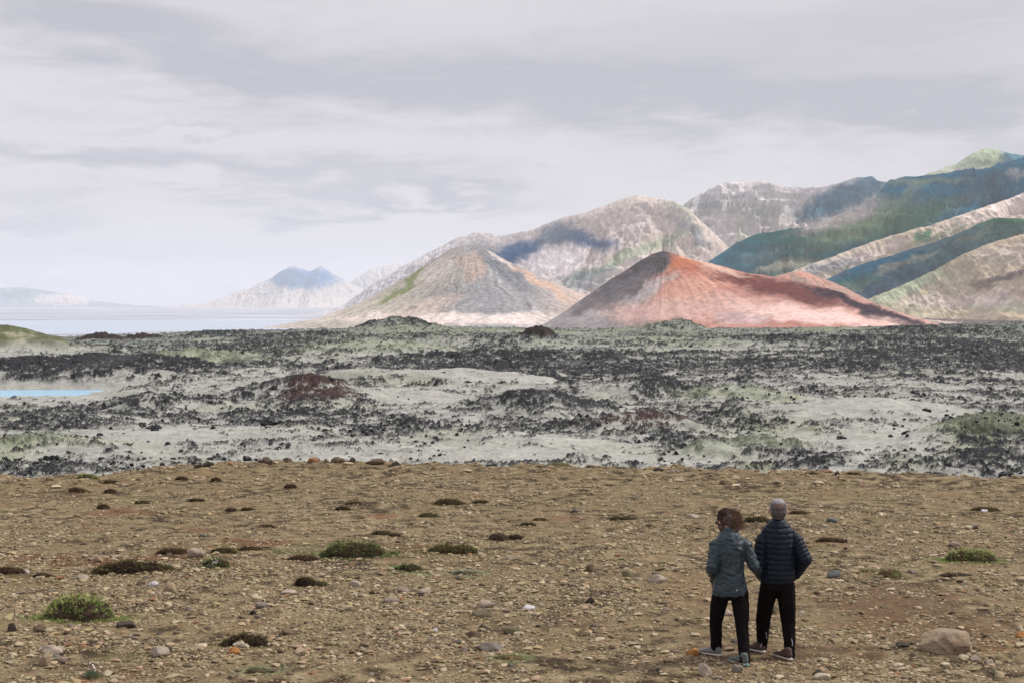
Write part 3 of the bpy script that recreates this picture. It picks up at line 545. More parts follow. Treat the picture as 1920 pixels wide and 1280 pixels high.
SL = [(1298, 1234, 23, 15, 'orange', 'small orange stone on the gravel left of the woman\'s grey shoe'), (1562, 1088, 28, 16, 'blue', 'blue-grey rounded stone right of the man at jacket height'),
      (1383, 1270, 24, 17, 'grey', 'grey stone directly below the woman\'s rear shoe'), (1322, 1276, 27, 26, 'pale', 'pale grey stone at the bottom edge below the woman\'s front shoe'),
      (990, 1150, 28, 10, 'white', 'flat lavender-white stone in the middle of the gravel flat'), (1107, 1073, 18, 17, 'brown', 'round dark brown stone standing alone right of the grass mats'),
      (84, 1253, 23, 25, 'tan', 'upright tan stone with flat left face, lower left corner'), (201, 1269, 21, 13, 'cream', 'smooth cream stone beside the flowering thrift'),
      (237, 1185, 42, 15, 'dark', 'flat dark brown stone at the right foot of the large green cushion'), (23, 1194, 18, 18, 'dark', 'round dark stone near the left edge below the green cushion'),
      (73, 1194, 26, 17, 'brown', 'brown squarish stone just below the left foot of the green cushion'), (153, 1091, 27, 14, 'pale', 'pale stone in the gravel above the large green cushion'),
      (287, 1102, 22, 11, 'white', 'flat white stone in front of the dark heather mat'), (319, 1113, 24, 20, 'tan', 'tan stone right of the flat white one'),
      (368, 1049, 33, 19, 'pink', 'pinkish rounded stone behind the flowering green tuft'), (186, 1054, 15, 13, 'tan', 'small tan stone at the left end of the dark heather mat'),
      (542, 1117, 34, 10, 'pale', 'pale slab-like stone left of the brown grass hummock'), (1234, 1094, 38, 16, 'pale', 'low pale stone left of the woman at waist height'),
      (667, 1103, 22, 13, 'pale', 'pale stone resting on a brown one below the green mat'), (755, 1111, 28, 11, 'pink', 'pinkish flat stone, left of a pair below the green mat'),
      (795, 1116, 26, 13, 'pale', 'pale stone, right of a pair below the green mat'), (735, 1133, 32, 10, 'pink', 'pink slab lying low below the pair of pale stones'),
      (913, 1145, 30, 15, 'pale', 'pale stone left of the flat lavender-white one'), (905, 1162, 42, 17, 'olive', 'large olive-tan stone left of the middle of the flat'), (906, 1181, 16, 11, 'dark', 'small dark stone under the olive-tan one'),
      (969, 1195, 13, 11, 'cream', 'small cream stone lying against a grey one'), (958, 1192, 36, 16, 'olive', 'grey-olive stone with a small cream stone at its right'), (918, 1229, 52, 19, 'grey', 'wide grey stone beside the pale green low mat'),
      (887, 1200, 30, 15, 'brown', 'brown-orange stone above the wide grey one'), (815, 1189, 13, 8, 'white', 'tiny white stone left of the brown-orange one'), (1692, 1218, 27, 11, 'dark', 'dark flat stone touching the left of the big tan boulder'),
      (1807, 1242, 20, 12, 'cream', 'cream stone, left of two at the front of the big boulder'), (1827, 1244, 20, 13, 'pale', 'pale stone, right of two at the front of the big boulder'), (1856, 1252, 16, 12, 'pale', 'small pale stone right of the two in front of the boulder'),
      (1914, 1187, 14, 11, 'cream', 'cream stone at the right edge above the orange-brown one'), (1913, 1205, 22, 14, 'orange', 'orange-brown stone at the right edge of the flat'), (1540, 1284, 34, 14, 'cream', 'pale stone cut by the bottom edge right of the man'),
      (1532, 1273, 17, 13, 'dark', 'dark stone above the pale one at the bottom edge'), (1620, 1097, 13, 9, 'olive', 'small olive stone below the right-hand pale green cushion'), (1662, 1084, 16, 8, 'cream', 'pale stone tucked into the foot of the small right cushion'),
      (385, 1204, 0, 0, '', ''), (50, 1078, 12, 8, 'white', 'small white stone at the left edge beside the brown turf'), (1812, 1036, 0, 0, '', ''), (1790, 1030, 24, 11, 'pink', 'pinkish stone behind the left end of the bright right cushion'),
      (1300, 975, 26, 8, 'pale', 'pale flat stone left of the woman\'s head'), (1305, 985, 0, 0, '', ''), (1560, 980, 20, 9, 'blue', 'dark grey stone right of the man\'s head'), (1815, 995, 13, 8, 'cream', 'small cream stone up the slope from the bright right cushion'),
      (1810, 1048, 0, 0, '', ''), (1845, 960, 16, 5, 'white', 'white stone under the olive mat near the right edge'), (490, 1147, 26, 12, 'grey', 'grey stone right of the tufts, above the brown hummock'), (300, 1235, 36, 20, 'pale', 'broad pale stone above and right of the thrift flowers'),
      (105, 1268, 0, 0, '', ''), (100, 1232, 44, 19, 'pale', 'broad pale stone above the upright tan one'), (105, 1240, 20, 9, 'grey', 'small grey stone in front of the broad pale one'), (540, 1195, 26, 12, 'brown', 'brown stone right of the dark hummock'), (570, 1193, 0, 0, '', ''),
      (448, 1220, 22, 14, 'cream', 'cream-green stone, left of two under the dark brown hummock'), (460, 1222, 16, 10, 'cream', 'small cream stone, right of two under the dark brown hummock'), (440, 1232, 24, 14, 'orange', 'rusty pink stone below the dark brown hummock'),
      (1365, 1160, 18, 11, 'pale', 'pale stone seen between the woman\'s legs'), (1452, 1150, 17, 16, 'olive', 'olive stone seen between the man\'s legs'), (1502, 1155, 12, 10, 'cream', 'small cream stone right of the man\'s knee'), (1505, 1218, 20, 10, 'tan', 'tan stone right of the man\'s rear ankle'),
      (1215, 1160, 0, 0, '', ''), (1107, 1136, 17, 13, 'dark', 'dark pointed stone in the open gravel right of centre'), (1175, 1084, 18, 14, 'olive', 'olive-grey stone in the open gravel left of the woman'), (1140, 1045, 0, 0, '', ''), (1060, 1070, 0, 0, '', ''), (955, 1050, 16, 9, 'pale', 'pale stone below the grey-brown tuft')]
for s_ in SL:
    if s_[2]: stone(s_[0], s_[1], s_[2], s_[3], T[s_[4]], s_[5])
# the big tan boulder, shaped after its outline
def boulder():
    D = gd(1232); r_ = np.random.default_rng(5)
    V = I4[0].copy()
    W = 108 / F * D; H = 42 / F * D
    for n, d in (((-.55, -.25, .80), .48), ((.15, -.80, .5), .46), ((.9, -.25, .15), .62), ((.1, .1, 1), .45), ((-.5, -.85, .1), .50), ((-.95, .2, .2), .85), ((.05, -1, -.05), .62), ((.6, .2, .8), .70), ((-.3, -.9, .2), .60), ((.55, -.8, .35), .66)):
        n = np.array(n); n = n / np.linalg.norm(n); e = V @ n - d; V = V - np.clip(e, 0, None)[:, None] * n
    V = V * (1 + .15 * ridged(V[:, 0] * 2.2 + V[:, 2], V[:, 1] * 2.2 - V[:, 2] * 1.5, 4, 8))[:, None] * (1 + .03 * perlin(V[:, 0] * 7, V[:, 2] * 7 + V[:, 1] * 3, 4))[:, None]
    V = V - (V.max(0) + V.min(0)) / 2; V /= (V.max(0) - V.min(0)) / 2
    V = V * np.array((W / 2, W * .33, H * .66)); V[:, 2] += H * .34
    V[:, 2] *= 1 - .32 * np.clip(-V[:, 0] / (W / 2), 0, 1)
    p = at(1771, 1232, D); y = D + .2
    V2 = V
    o = link('boulder', mesh_np('boulder', V2, I4[1], smooth=False, mat= mat('tan_boulder', (.27, .205, .140), rough=.9, spec=.15, noise=((3, .14, 6), (13, .16, 5)), bump=((5, .05, 7), (22, .012, 5)), vary=(3.2, (.15, .10, .065), .5, .68))), loc=(p.x * y / D, y, gz1(p.x, y) - .02))
    tag(o, 'large tan boulder with a shadowed face, lower right of the gravel flat', 'boulder'); STONES.append((p.x, y, W / 2))
boulder()
# rim rocks
for i_, (a_, b_, w_, h_, cl) in enumerate([(388, 882, 46, 16, 'dark'), (432, 879, 22, 9, 'orange'), (498, 876, 30, 20, 'brown'), (539, 874, 24, 14, 'brown'), (584, 874, 32, 18, 'orange'), (628, 875, 40, 18, 'brown'), (662, 875, 26, 15, 'dark'), (706, 878, 42, 16, 'brown'), (740, 880, 24, 10, 'dark'), (1775, 899, 30, 8, 'grey'), (1262, 889, 26, 7, 'pale'), (1232, 888, 24, 10, 'dark'), (1170, 886, 26, 7, 'grey'), (1570, 897, 12, 13, 'dark')]):
    nm = {'dark': 'black-brown', 'orange': 'rusty', 'brown': 'brown', 'grey': 'grey', 'pale': 'pale'}[cl]
    stone(a_, b_ + 3, w_, h_ + 3, tuple(x * .8 for x in T[cl]) if cl != 'orange' else (.24, .12, .06), nm + ' rock on the rim of the gravel, ' + ['leftmost of the rim row', 'small one second from left', 'pointed one left of the cluster', 'dark one in the cluster', 'reddish round one in the cluster', 'largest of the cluster', 'low one right of the largest', 'wide one near the mossy lava', 'last of the left row', 'far right end', 'right of centre, flat and light', 'dark one left of the flat light one', 'just right of the green hump', 'upright one above the man'][i_], 'rocks along the rim of the gravel flat', seed=i_, name='rim_rock', cat='rock')
# the other single stones, copies of a dozen shapes
r_ = np.random.default_rng(77); protos = []
CN = [('tan', T['tan']), ('pale', T['pale']), ('brown', T['brown']), ('grey', T['grey']), ('pinkish', T['pink']), ('dark', T['dark'])]
for k in range(14):
    V, Fc = stone_shape(I2 if k % 2 else I3, r_, 11, .10, .66); protos.append((V, Fc))
pm_ = {}
cand = []
tries = 0
while len(cand) < 236 and tries < 9000:
    tries += 1
    gy_ = 905 + 375 * r_.random() ** .75; gx_ = r_.uniform(-10, 1930)
    if gy_ < np.interp(gx_, RIMX, RIMY) + 8: continue
    dens_ = .35 + .65 * math.exp(-((gy_ - 1130) / 90) ** 2)
    if gx_ > 1500 and gy_ > 1090: dens_ *= .45
    if r_.random() > dens_: continue
    D = gd(gy_); x = (gx_ - 960) / F * D; rad = .032 + .055 * r_.random() ** 2.4
    if 1315 < gx_ < 1500 and 1215 < gy_ < 1262: continue
    if any((x - a) ** 2 + (D - b) ** 2 < (rad + c_) ** 2 for a, b, c_ in STONES): continue
    STONES.append((x, D, rad)); cand.append((gx_, gy_, x, D, rad))
for (gx_, gy_, x, y, rad) in cand:
    ci = int(r_.choice(6, p=[.3, .24, .17, .12, .1, .07])); k = int(r_.integers(14)); nm, cl = CN[ci]
    if (k, ci) not in pm_: pm_[(k, ci)] = bpy.data.objects.new('stone', mesh_np('stone', protos[k][0], protos[k][1], smat(cl)))
    o = pm_[(k, ci)].copy(); C.objects.link(o)
    o.location = (x, y, gz1(x, y) + rad * .12); o.scale = (rad, rad * r_.uniform(.75, 1), rad * r_.uniform(.65, .95)); o.rotation_euler = (r_.uniform(-.2, .2), r_.uniform(-.2, .2), r_.uniform(0, 6.28))
    sz = 'small' if rad < .045 else 'medium' if rad < .065 else 'larger'
    row = 'far part' if gy_ < 985 else 'middle' if gy_ < 1110 else 'near part'
    colw = 'left side' if gx_ < 480 else 'left of centre' if gx_ < 960 else 'right of centre' if gx_ < 1310 else 'area around the couple' if gx_ < 1540 else 'right side'
    tag(o, f'{sz} {nm} stone in the {row} of the gravel flat, {colw}', 'stone', f'{sz} {nm} stones, {row}, {colw}')

# ------------------------------------------------------------------ low plants on the gravel
leaf_mats = {}
def leafmat(name, a, b, scale=3.0):
    if name in leaf_mats: return leaf_mats[name]
    m = bpy.data.materials.new(name); m.use_nodes = True; t = m.node_tree; N = t.nodes; bs = N['Principled BSDF']; bs.inputs['Roughness'].default_value = .75; bs.inputs['Specular IOR Level'].default_value = .2
    at_ = N.new('ShaderNodeAttribute'); at_.attribute_name = 'Col'; t.links.new(at_.outputs['Color'], bs.inputs['Base Color'])
    tr = N.new('ShaderNodeBsdfTranslucent'); t.links.new(at_.outputs['Color'], tr.inputs[0]); mx = N.new('ShaderNodeMixShader'); mx.inputs[0].default_value = .3
    o_ = N['Material Output']; t.links.new(bs.outputs[0], mx.inputs[1]); t.links.new(tr.outputs[0], mx.inputs[2]); t.links.new(mx.outputs[0], o_.inputs[0]); leaf_mats[name] = m; return m
PAL = dict(bright=((.46, .50, .20), (.21, .29, .08), (.060, .045, .030)), pale=((.36, .40, .19), (.20, .25, .09), (.13, .09, .05)), green=((.20, .26, .09), (.09, .14, .045), (.05, .035, .022)), blue=((.15, .22, .14), (.10, .16, .09), (.09, .07, .04)),
           dark=((.18, .155, .065), (.085, .070, .034), (.030, .021, .015)), olive=((.21, .19, .07), (.115, .10, .04), (.040, .030, .018)), brown=((.22, .15, .07), (.125, .08, .04), (.04, .026, .017)), grey=((.17, .15, .10), (.11, .10, .065), (.06, .045, .03)))
def tuft(px, py, wpx, hpx, pal, label, group, cat='tussock', name='grass_tussock', dens=1.0, hollow=0.0, seed=0, spiky=0.0):
    D = gd(py); p = at(px, py, D); W = wpx / F * D / 2; H = hpx / F * D * (1.12 if hollow else .95 if wpx > 90 and pal != 'dark' else .8); DY = max(W * .42, .08)
    r_ = np.random.default_rng(seed + int(px * 7 + py)); y = D + DY * .8; x = p.x * y / D; g0 = gz1(x, y)
    H = max(H - .22 * DY * 2 * 0, .03)
    root = bpy.data.objects.new(name, None); C.objects.link(root); root.location = (x, y, g0); tag(root, label, cat, group)
    n_ = 3 if W > .3 else 2
    a, b, sc0 = [np.array(c_) for c_ in PAL[pal]]
    s0 = seed * 3.1 + px * .37
    # several uneven humps side by side
    K_ = 1 + int(min(7, W / .10)); humps = [(0.0, 0.0, .62 if K_ > 2 else .9, .95), (-.35, .1, .5, .9), (.38, .1, .48, .85)]
    for k in range(K_ + 2):
        hx_ = r_.uniform(-.78, .78); humps.append((hx_, r_.uniform(-.45, .45), r_.uniform(.22, .42), (1 - abs(hx_) * .55) * r_.uniform(.45, 1.0)))
    mV = []; mF = []; bP = []; bN = []; o_ = 0
    for (hx_, hy_, hr_, hh_) in humps:
        Vm = I3[0].copy(); Vm = Vm * (1 + .20 * perlin(Vm[:, 0] * 2.2 + s0 + hx_ * 9, Vm[:, 1] * 2.2 + Vm[:, 2], 8) + .10 * perlin(Vm[:, 0] * 6, Vm[:, 1] * 6 + s0, 9))[:, None]
        P_ = Vm * np.array((hr_ * 1.05, min(hr_ * 1.4, .75), hh_)) + np.array((hx_, hy_, 0)); mV.append(P_ * np.array((W * .95, DY * .95, H * .82))); mF.append(I3[1] + o_); o_ += len(P_); bP.append(P_); bN.append(Vm)
    mound = np.concatenate(mV); mound = mound * (1 + .05 * perlin(mound[:, 0] * 40, mound[:, 1] * 40 + mound[:, 2] * 30, 4))[:, None]
    link('mound', mesh_np('mound', mound, np.concatenate(mF), mat('turf_' + pal, tuple(sc0), rough=1, spec=.05, noise=((9, .45, 5), (40, .4, 3)), bump=((30, .03, 4),))), root)
    area = W * DY * 3.2; base = np.concatenate(bP); bN = np.concatenate(bN)
    nb = int(min(15000, max(300, area * 15000)) * dens)
    vi = r_.integers(0, len(base), nb * 4); P0 = base[vi] + r_.normal(0, .025, (nb * 4, 3)); Nn = bN[vi]
    ok = P0[:, 2] > .0
    ok &= perlin(P0[:, 0] * 2.5 + s0, P0[:, 1] * 2.5 + P0[:, 2] * 2, 15) > -.42 + .25 * (pal in ('dark', 'brown', 'olive'))
    if hollow: ok &= ~((P0[:, 1] < -.10) & (P0[:, 2] < .42 + .45 * perlin(P0[:, 0] * 3, P0[:, 2] * 3, 3)) & (np.abs(P0[:, 0] - .10) < hollow))
    P0 = P0[ok][:nb]; Nn = Nn[ok][:nb]
    nf_ = int(len(P0) * .16); a_ = r_.uniform(0, 6.283, nf_); q_ = 1 + .35 * np.abs(r_.normal(size=nf_)) * (1 + .8 * perlin(np.cos(a_) * 2 + s0, np.sin(a_) * 2, 3))
    P0 = np.concatenate([P0, np.stack([np.cos(a_) * q_, np.sin(a_) * q_, np.zeros(nf_)], -1)]); Nn = np.concatenate([Nn, np.stack([np.cos(a_) * .3, np.sin(a_) * .3, np.ones(nf_)], -1)]); nb = len(P0)
    Nn = Nn / np.linalg.norm(Nn, axis=1, keepdims=True)
    P = P0 * np.array((W, DY, H)) * .93
    P[-nf_:, 2] = ground_z(P[-nf_:, 0] + x, P[-nf_:, 1] + y) - g0
    ln = (.010 + .024 * r_.random(nb)) * (1 + spiky) * (1 if W < .4 else 1.2) * np.clip(H / .14, .6, 1.35)
    dr = Nn * np.array((.8, .8, .9)) + r_.normal(0, .5, (nb, 3)) + np.array((0, 0, .25 + spiky)); dr /= np.linalg.norm(dr, axis=1, keepdims=True)
    sd_ = np.cross(dr, r_.normal(size=(nb, 3))); sd_ /= np.linalg.norm(sd_, axis=1, keepdims=True)
    wd = (.0032 + .0035 * r_.random(nb))[:, None] * (.6 if spiky > .6 else 1.0)
    A = P - sd_ * wd; B = P + sd_ * wd; M = P + dr * (ln * .6)[:, None]; Cc = M + sd_ * wd * .9; Dd = M - sd_ * wd * .9; E = P + dr * ln[:, None] + r_.normal(0, .003, (nb, 3))
    V = np.stack([A, B, Cc, Dd, E], 1).reshape(-1, 3); k = np.arange(nb)[:, None] * 5
    Fc = np.concatenate([k + np.array([[0, 1, 2]]), k + np.array([[0, 2, 3]]), k + np.array([[3, 2, 4]])])
    t_ = np.clip(sm(-.35, .6, perlin(P0[:, 0] * 3 + s0, P0[:, 1] * 3, 12) + .55 * (P0[:, 2] - .5)) + r_.normal(0, .18, nb), 0, 1)[:, None]
    cb = b * (1 - t_) + a * t_; cb = cb * r_.uniform(.7, 1.25, (nb, 1))
    dry = (r_.random(nb) < .10)[:, None]; cb = np.where(dry, np.array((.26, .20, .10)), cb)
    link('foliage', mesh_np('foliage', V, Fc, leafmat('leaf_blades', 0, 0), np.repeat(cb, 5, 0), smooth=False), root)
    return root, x, y, g0, W, DY, H
g1, g2, g3 = 'green cushions growing on the gravel', 'brown and olive turf mats on the gravel', 'low pale green mats on the gravel'
big = tuft(147, 1168, 142, 46, 'bright', 'large bright green cushion plant with a dark hollow front, lower left', g1, dens=1.5, hollow=.62, name='cushion_plant', cat='cushion plant')
TF = [(163, 905, 44, 13, 'bright', 'small lime green cushion by the left rim of the gravel', g1, .8), (206, 907, 40, 8, 'olive', 'thin olive strip of turf right of the small lime cushion', g2, .8), (266, 944, 32, 10, 'olive', 'small olive green tuft in the upper left of the gravel', g1, .8),
      (1820, 1058, 112, 28, 'bright', 'bright green cushion, largest one on the right side', g1, 1), (1668, 1084, 54, 22, 'pale', 'pale green cushion between the man and the bright right cushion', g1, 1), (1625, 1074, 40, 8, 'pale', 'thin pale strip of turf joined to the left of a pale cushion', g3, .7),
      (803, 970, 46, 12, 'green', 'small green tuft below the dark olive mat, upper middle', g1, .8), (767, 1072, 58, 19, 'green', 'fresh green low tuft below the wide turf mat', g1, 1), (873, 1079, 58, 9, 'blue', 'blue-green thin mat right of the fresh green tuft', g3, .8),
      (955, 1240, 60, 10, 'pale', 'thin pale green mat near the bottom centre', g3, .5), (483, 1264, 50, 11, 'blue', 'grey-green mat at the bottom left of centre', g3, .5), (840, 946, 62, 17, 'olive', 'dark olive dome of turf, the darkest one in the upper middle', g2, 1), (901, 943, 36, 8, 'olive', 'flat olive turf right of the dark olive dome', g2, 1),
      (643, 958, 34, 11, 'dark', 'dark green tuft in the upper middle, left of the lone green one', g2, 1), (665, 944, 34, 8, 'olive', 'thin olive turf above the dark green tuft', g2, .8), (248, 1076, 142, 30, 'dark', 'wide dark brown heather mat on the left', g2, 1), (230, 1074, 70, 20, 'olive', 'olive patch at the heart of the wide heather mat', g2, .8),
      (405, 1066, 62, 24, 'green', 'green tuft with small white flowers beside the pinkish stone', g1, 1), (420, 1040, 56, 15, 'olive', 'olive brown turf behind the pinkish stone', g2, 1), (470, 1034, 54, 10, 'brown', 'rusty brown turf right of the olive brown one', g2, .8), (325, 1040, 70, 16, 'brown', 'rusty brown turf left of the pinkish stone', g2, .8),
      (462, 1218, 94, 30, 'dark', 'dark brown hummock in the lower left, alone on the gravel', g2, 1), (935, 1016, 42, 20, 'grey', 'grey-brown dry tuft right of the wide mat', g2, 1), (966, 1014, 36, 14, 'dark', 'dark tuft touching the right of the grey-brown one', g2, .9), (715, 1006, 46, 14, 'olive', 'olive tuft above the wide turf mat', g2, 1), (741, 1009, 24, 10, 'dark', 'small dark tuft right of the olive one above the wide mat', g2, 1),
      (665, 1048, 136, 34, 'green', 'wide green turf mat with a dark brown foot, centre left', g1, 1), (570, 1052, 74, 14, 'brown', 'brown turf left of the wide green mat', g2, .9), (846, 1040, 112, 18, 'olive', 'long olive brown turf mat right of the wide green one', g2, 1), (990, 988, 34, 8, 'dark', 'small dark tuft right of the middle, above the dry one', g2, 1), (1013, 978, 28, 6, 'olive', 'tiny olive tuft above the small dark one, right of the middle', g2, 1),
      (1167, 978, 54, 9, 'olive', 'flat olive turf in the upper right of centre', g2, .9), (193, 956, 26, 14, 'olive', 'rounded olive tuft in the upper left, alone', g2, 1), (142, 926, 44, 14, 'brown', 'brown turf with a stone, upper left below the rim', g2, 1), (207, 926, 30, 12, 'brown', 'brown turf right of the other brown one below the rim', g2, 1), (340, 902, 26, 10, 'brown', 'first brown tuft from the left along the rim', g2, 1), (405, 903, 22, 12, 'brown', 'second brown tuft from the left along the rim', g2, 1),
      (545, 917, 26, 11, 'brown', 'brown tuft near the rim, right of the other two', g2, 1), (368, 941, 36, 8, 'dark', 'flat dark turf in the upper left of centre', g2, 1), (433, 958, 24, 8, 'dark', 'tiny dark tuft, left of two close together', g2, 1), (463, 958, 28, 8, 'dark', 'tiny dark tuft, right of two close together', g2, 1), (572, 1102, 46, 24, 'dark', 'dark brown hummock below the brown turf, with a green right end', g2, 1), (600, 1100, 30, 10, 'green', 'green low tuft at the right of the dark brown hummock', g1, .8),
      (1420, 983, 56, 15, 'olive', 'olive turf seen between the two heads', g2, 1), (1497, 965, 40, 8, 'brown', 'dark brown flat turf right of the man\'s head', g2, 1), (1556, 1021, 60, 10, 'brown', 'brown turf right of the man\'s shoulder', g2, .8), (1846, 958, 62, 10, 'olive', 'long olive turf on the upper right of the gravel', g2, 1), (1048, 881, 46, 9, 'pale', 'yellow green hump on the rim of the gravel, centre right', g1, 1), (1522, 897, 30, 6, 'olive', 'thin olive turf at the rim above the man', g2, .9),
      (1600, 899, 34, 7, 'olive', 'thin olive turf at the rim right of the other one', g2, .9), (18, 1080, 66, 16, 'brown', 'brown turf cut by the left edge', g2, .9), (80, 1085, 40, 10, 'brown', 'small brown turf right of the one at the left edge', g2, .8), (500, 990, 30, 8, 'brown', 'reddish brown tuft in the left of centre, alone', g2, .8), (1790, 1085, 60, 8, 'grey', 'dry grey mat under the bright right cushion', g2, .5), (1750, 1092, 0, 0, '', '', '', 0)]
for q in TF:
    if q[2]: tuft(*q[:7], dens=q[7])
# small white flower heads of the thrift plants, and their stalks
flower_mat = mat('white_petals', (.62, .58, .56), rough=.8); stalk_mat = mat('flower_stalk', (.22, .17, .09), rough=.8)
def flowers(px, py, n, spread, hmin, hmax, label, pal='blue', tw=26, th=14):
    root, x, y, g0, W, DY, H = tuft(px, py, tw, th, pal, label, g1, cat='flowering plant', name='thrift_plant', spiky=1.6)
    r_ = random.Random(int(px)); 
    for k in range(n):
        a = r_.uniform(-.9, .9); h = r_.uniform(hmin, hmax); tip = Vector((a * spread + .02, r_.uniform(-.05, .12), h)); b0_ = Vector((a * W * .3, 0, H * .4))
        bm = bmesh.new(); d = (tip - b0_); s = d.cross(Vector((0, 1, 0))).normalized() * .0018; s2 = Vector((0, .0018, 0))
        vs = [bm.verts.new(b0_ + s), bm.verts.new(b0_ - s), bm.verts.new(b0_ + s2), bm.verts.new(tip + s * .7), bm.verts.new(tip - s * .7), bm.verts.new(tip + s2 * .7)]
        for f in ((0, 1, 4, 3), (1, 2, 5, 4), (2, 0, 3, 5)): bm.faces.new([vs[i] for i in f])
        me = bpy.data.meshes.new('flower_stalk'); bm.to_mesh(me); bm.free(); me.materials.append(stalk_mat); so_ = link('flower_stalk', me, root)
        V = I1[0] * np.array((.010, .010, .007)) * r_.uniform(.8, 1.3); V = V * (1 + .2 * np.sin(V[:, :1] * 900)); 
        link('flower_head', mesh_np('flower_head', V + np.array(tip), I1[1], flower_mat, smooth=False), so_)
flowers(172, 1274, 13, .085, .06, .155, 'flowering thrift with white heads at the lower left edge')
flowers(398, 1068, 9, .06, .05, .12, 'small white flowered plant in the green tuft', tw=20, th=8)
# dry pale sprig
def sprig(px, py):
    D = gd(py); p = at(px, py, D); root = bpy.data.objects.new('dry_sprig', None); C.objects.link(root); root.location = (p.x, D, gz1(p.x, D)); tag(root, 'pale dry twiggy sprig on dark soil above the big boulder', 'dry plant')
    r_ = np.random.default_rng(3); Vs = []; Fs = []
    for k in range(46):
        a = r_.uniform(-1.3, 1.3); L_ = r_.uniform(.08, .24); d = np.array((math.sin(a), r_.uniform(-.4, .4), math.cos(a) * .8)); d /= np.linalg.norm(d); s = np.array((.0022, .0, .0)) ; b = np.array((r_.uniform(-.12, .12), r_.uniform(-.05, .05), 0)); m_ = b + d * L_ * .5 + r_.normal(0, .01, 3); e = b + d * L_ + r_.normal(0, .02, 3)
        o_ = len(Vs) ; Vs += [b - s, b + s, m_ - s * .8, m_ + s * .8, e]; Fs += [(o_, o_ + 1, o_ + 3), (o_, o_ + 3, o_ + 2), (o_ + 2, o_ + 3, o_ + 4)]
    link('twigs', mesh_np('twigs', np.array(Vs), np.array(Fs), mat('dry_twig', (.42, .33, .24), rough=.9), smooth=False), root)
sprig(1740, 1140)

# ------------------------------------------------------------------ lava boulders standing clear of the moss
lb_mat = mat('lava_rock', (.028, .028, .030), rough=.95, spec=.15, noise=((1.5, .35, 6),), bump=((2.5, .25, 7), (9, .05, 4)), vary=(2.2, (.17, .17, .145), .55, .66), objrand=.2)
r_ = np.random.default_rng(99); lbp = []
for k in range(7):
    V, Fc_ = lumps(r_, int(r_.integers(3, 7)))
    lbp.append(bpy.data.objects.new('lava_boulder', mesh_np('lava_boulder', V, Fc_, lb_mat, smooth=False)))
def lava_boulder(px, py, wpx, label, group='lava boulders on the mossy field', sq=1.0):
    D0 = (CAMZ + 8) * F / (py - 573)
    Ds = D0 * np.linspace(.82, 1.25, 160); Xs = (px - 960) / F * Ds; zz = lava(Xs, Ds, False)[0]; pp = 573 - (zz - CAMZ) / Ds * F
    i = int(np.argmin(np.abs(pp - py) + (np.arange(160) * .02))); D = Ds[i]; rad = wpx / 2 / F * D
    o = lbp[int(r_.integers(7))].copy(); C.objects.link(o); o.location = (Xs[i], D + rad * .5, zz[i] + rad * .08 * sq); o.scale = (rad, rad * .9, rad * .85 * sq); o.rotation_euler = (r_.uniform(-.3, .3), r_.uniform(-.3, .3), r_.uniform(0, 6.28))
    tag(o, label, 'lava rock', group); return o
for q in [(1578, 822, 20, 'black boulder standing alone on pale moss right of centre'), (1382, 876, 32, 'low dark boulder on pale moss just above the gravel rim, above the heads'), (1448, 884, 16, 'slate-grey stone leaning on moss by the green patch', ), (1835, 858, 30, 'jagged black boulder at the left of the dark heap on the right'), (1905, 815, 20, 'black boulder at the right edge above the dark heap'),
          (1752, 893, 36, 'wide black rock on the rim of the moss at the right'), (1740, 770, 22, 'black rock, topmost of a group on the right slope'), (285, 806, 44, 'big rounded black boulder in the left part of the lava'), (185, 820, 24, 'black boulder, right of a pair at the left'), (70, 822, 24, 'black boulder, left of a pair at the left'), (100, 860, 30, 'black rock above the brown rim at the left'),
          (95, 862, 0, ''), (188, 862, 20, 'ragged black rock between moss patches, far left'), (500, 795, 32, 'black boulder left of the reddish heap'), (712, 852, 14, 'small dark rock alone on smooth moss, centre left'), (713, 790, 0, ''), (950, 822, 24, 'black rock at the foot of the central heap'), (785, 790, 26, 'dark rounded rock at the left end of the central band'), (1240, 862, 14, 'dark stone low on the moss above the gravel, right of centre'),
          (828, 856, 24, 'dark flat rock on the moss above the gravel, centre'), (934, 845, 14, 'dark angular rock on the moss, right of the flat one'), (1250, 780, 18, 'round black boulder on the slope right of centre'), (1130, 845, 16, 'dark upright rock beside the mossy bump'), (460, 862, 24, 'ragged dark rock on moss at the lower left'), (185, 760, 0, ''), (1690, 795, 18, 'black boulder in the right field'), (1505, 745, 22, 'dark boulder in the middle right field'), (1740, 750, 20, 'pair-topping dark rock in the right field'), (1560, 760, 0, '')]:
    if q[2]: lava_boulder(q[0], q[1], q[2], q[3])
n_ = 0
while n_ < 230:
    py = 640 + 250 * r_.random() ** 1.0; px = r_.uniform(0, 1920); D = 11.9 * F / (py - 573); x = (px - 960) / F * D
    zz, rk_, dn_, *_ = lava(np.array([x]), np.array([D]), False)
    if rk_[0] < .6: continue
    if px < 175 and 725 < py < 760: continue
    wp = (6 + 15 * r_.random() ** 2.5) * (.55 + .45 * (py - 573) / 310)
    row = 'far' if py < 700 else 'middle' if py < 790 else 'near'; colw = 'left' if px < 640 else 'central' if px < 1280 else 'right'
    lava_boulder(px, py, wp, f'jagged black lava rock in the {row} {colw} part of the mossy field', f'lava rocks in the {row} {colw} part'); n_ += 1
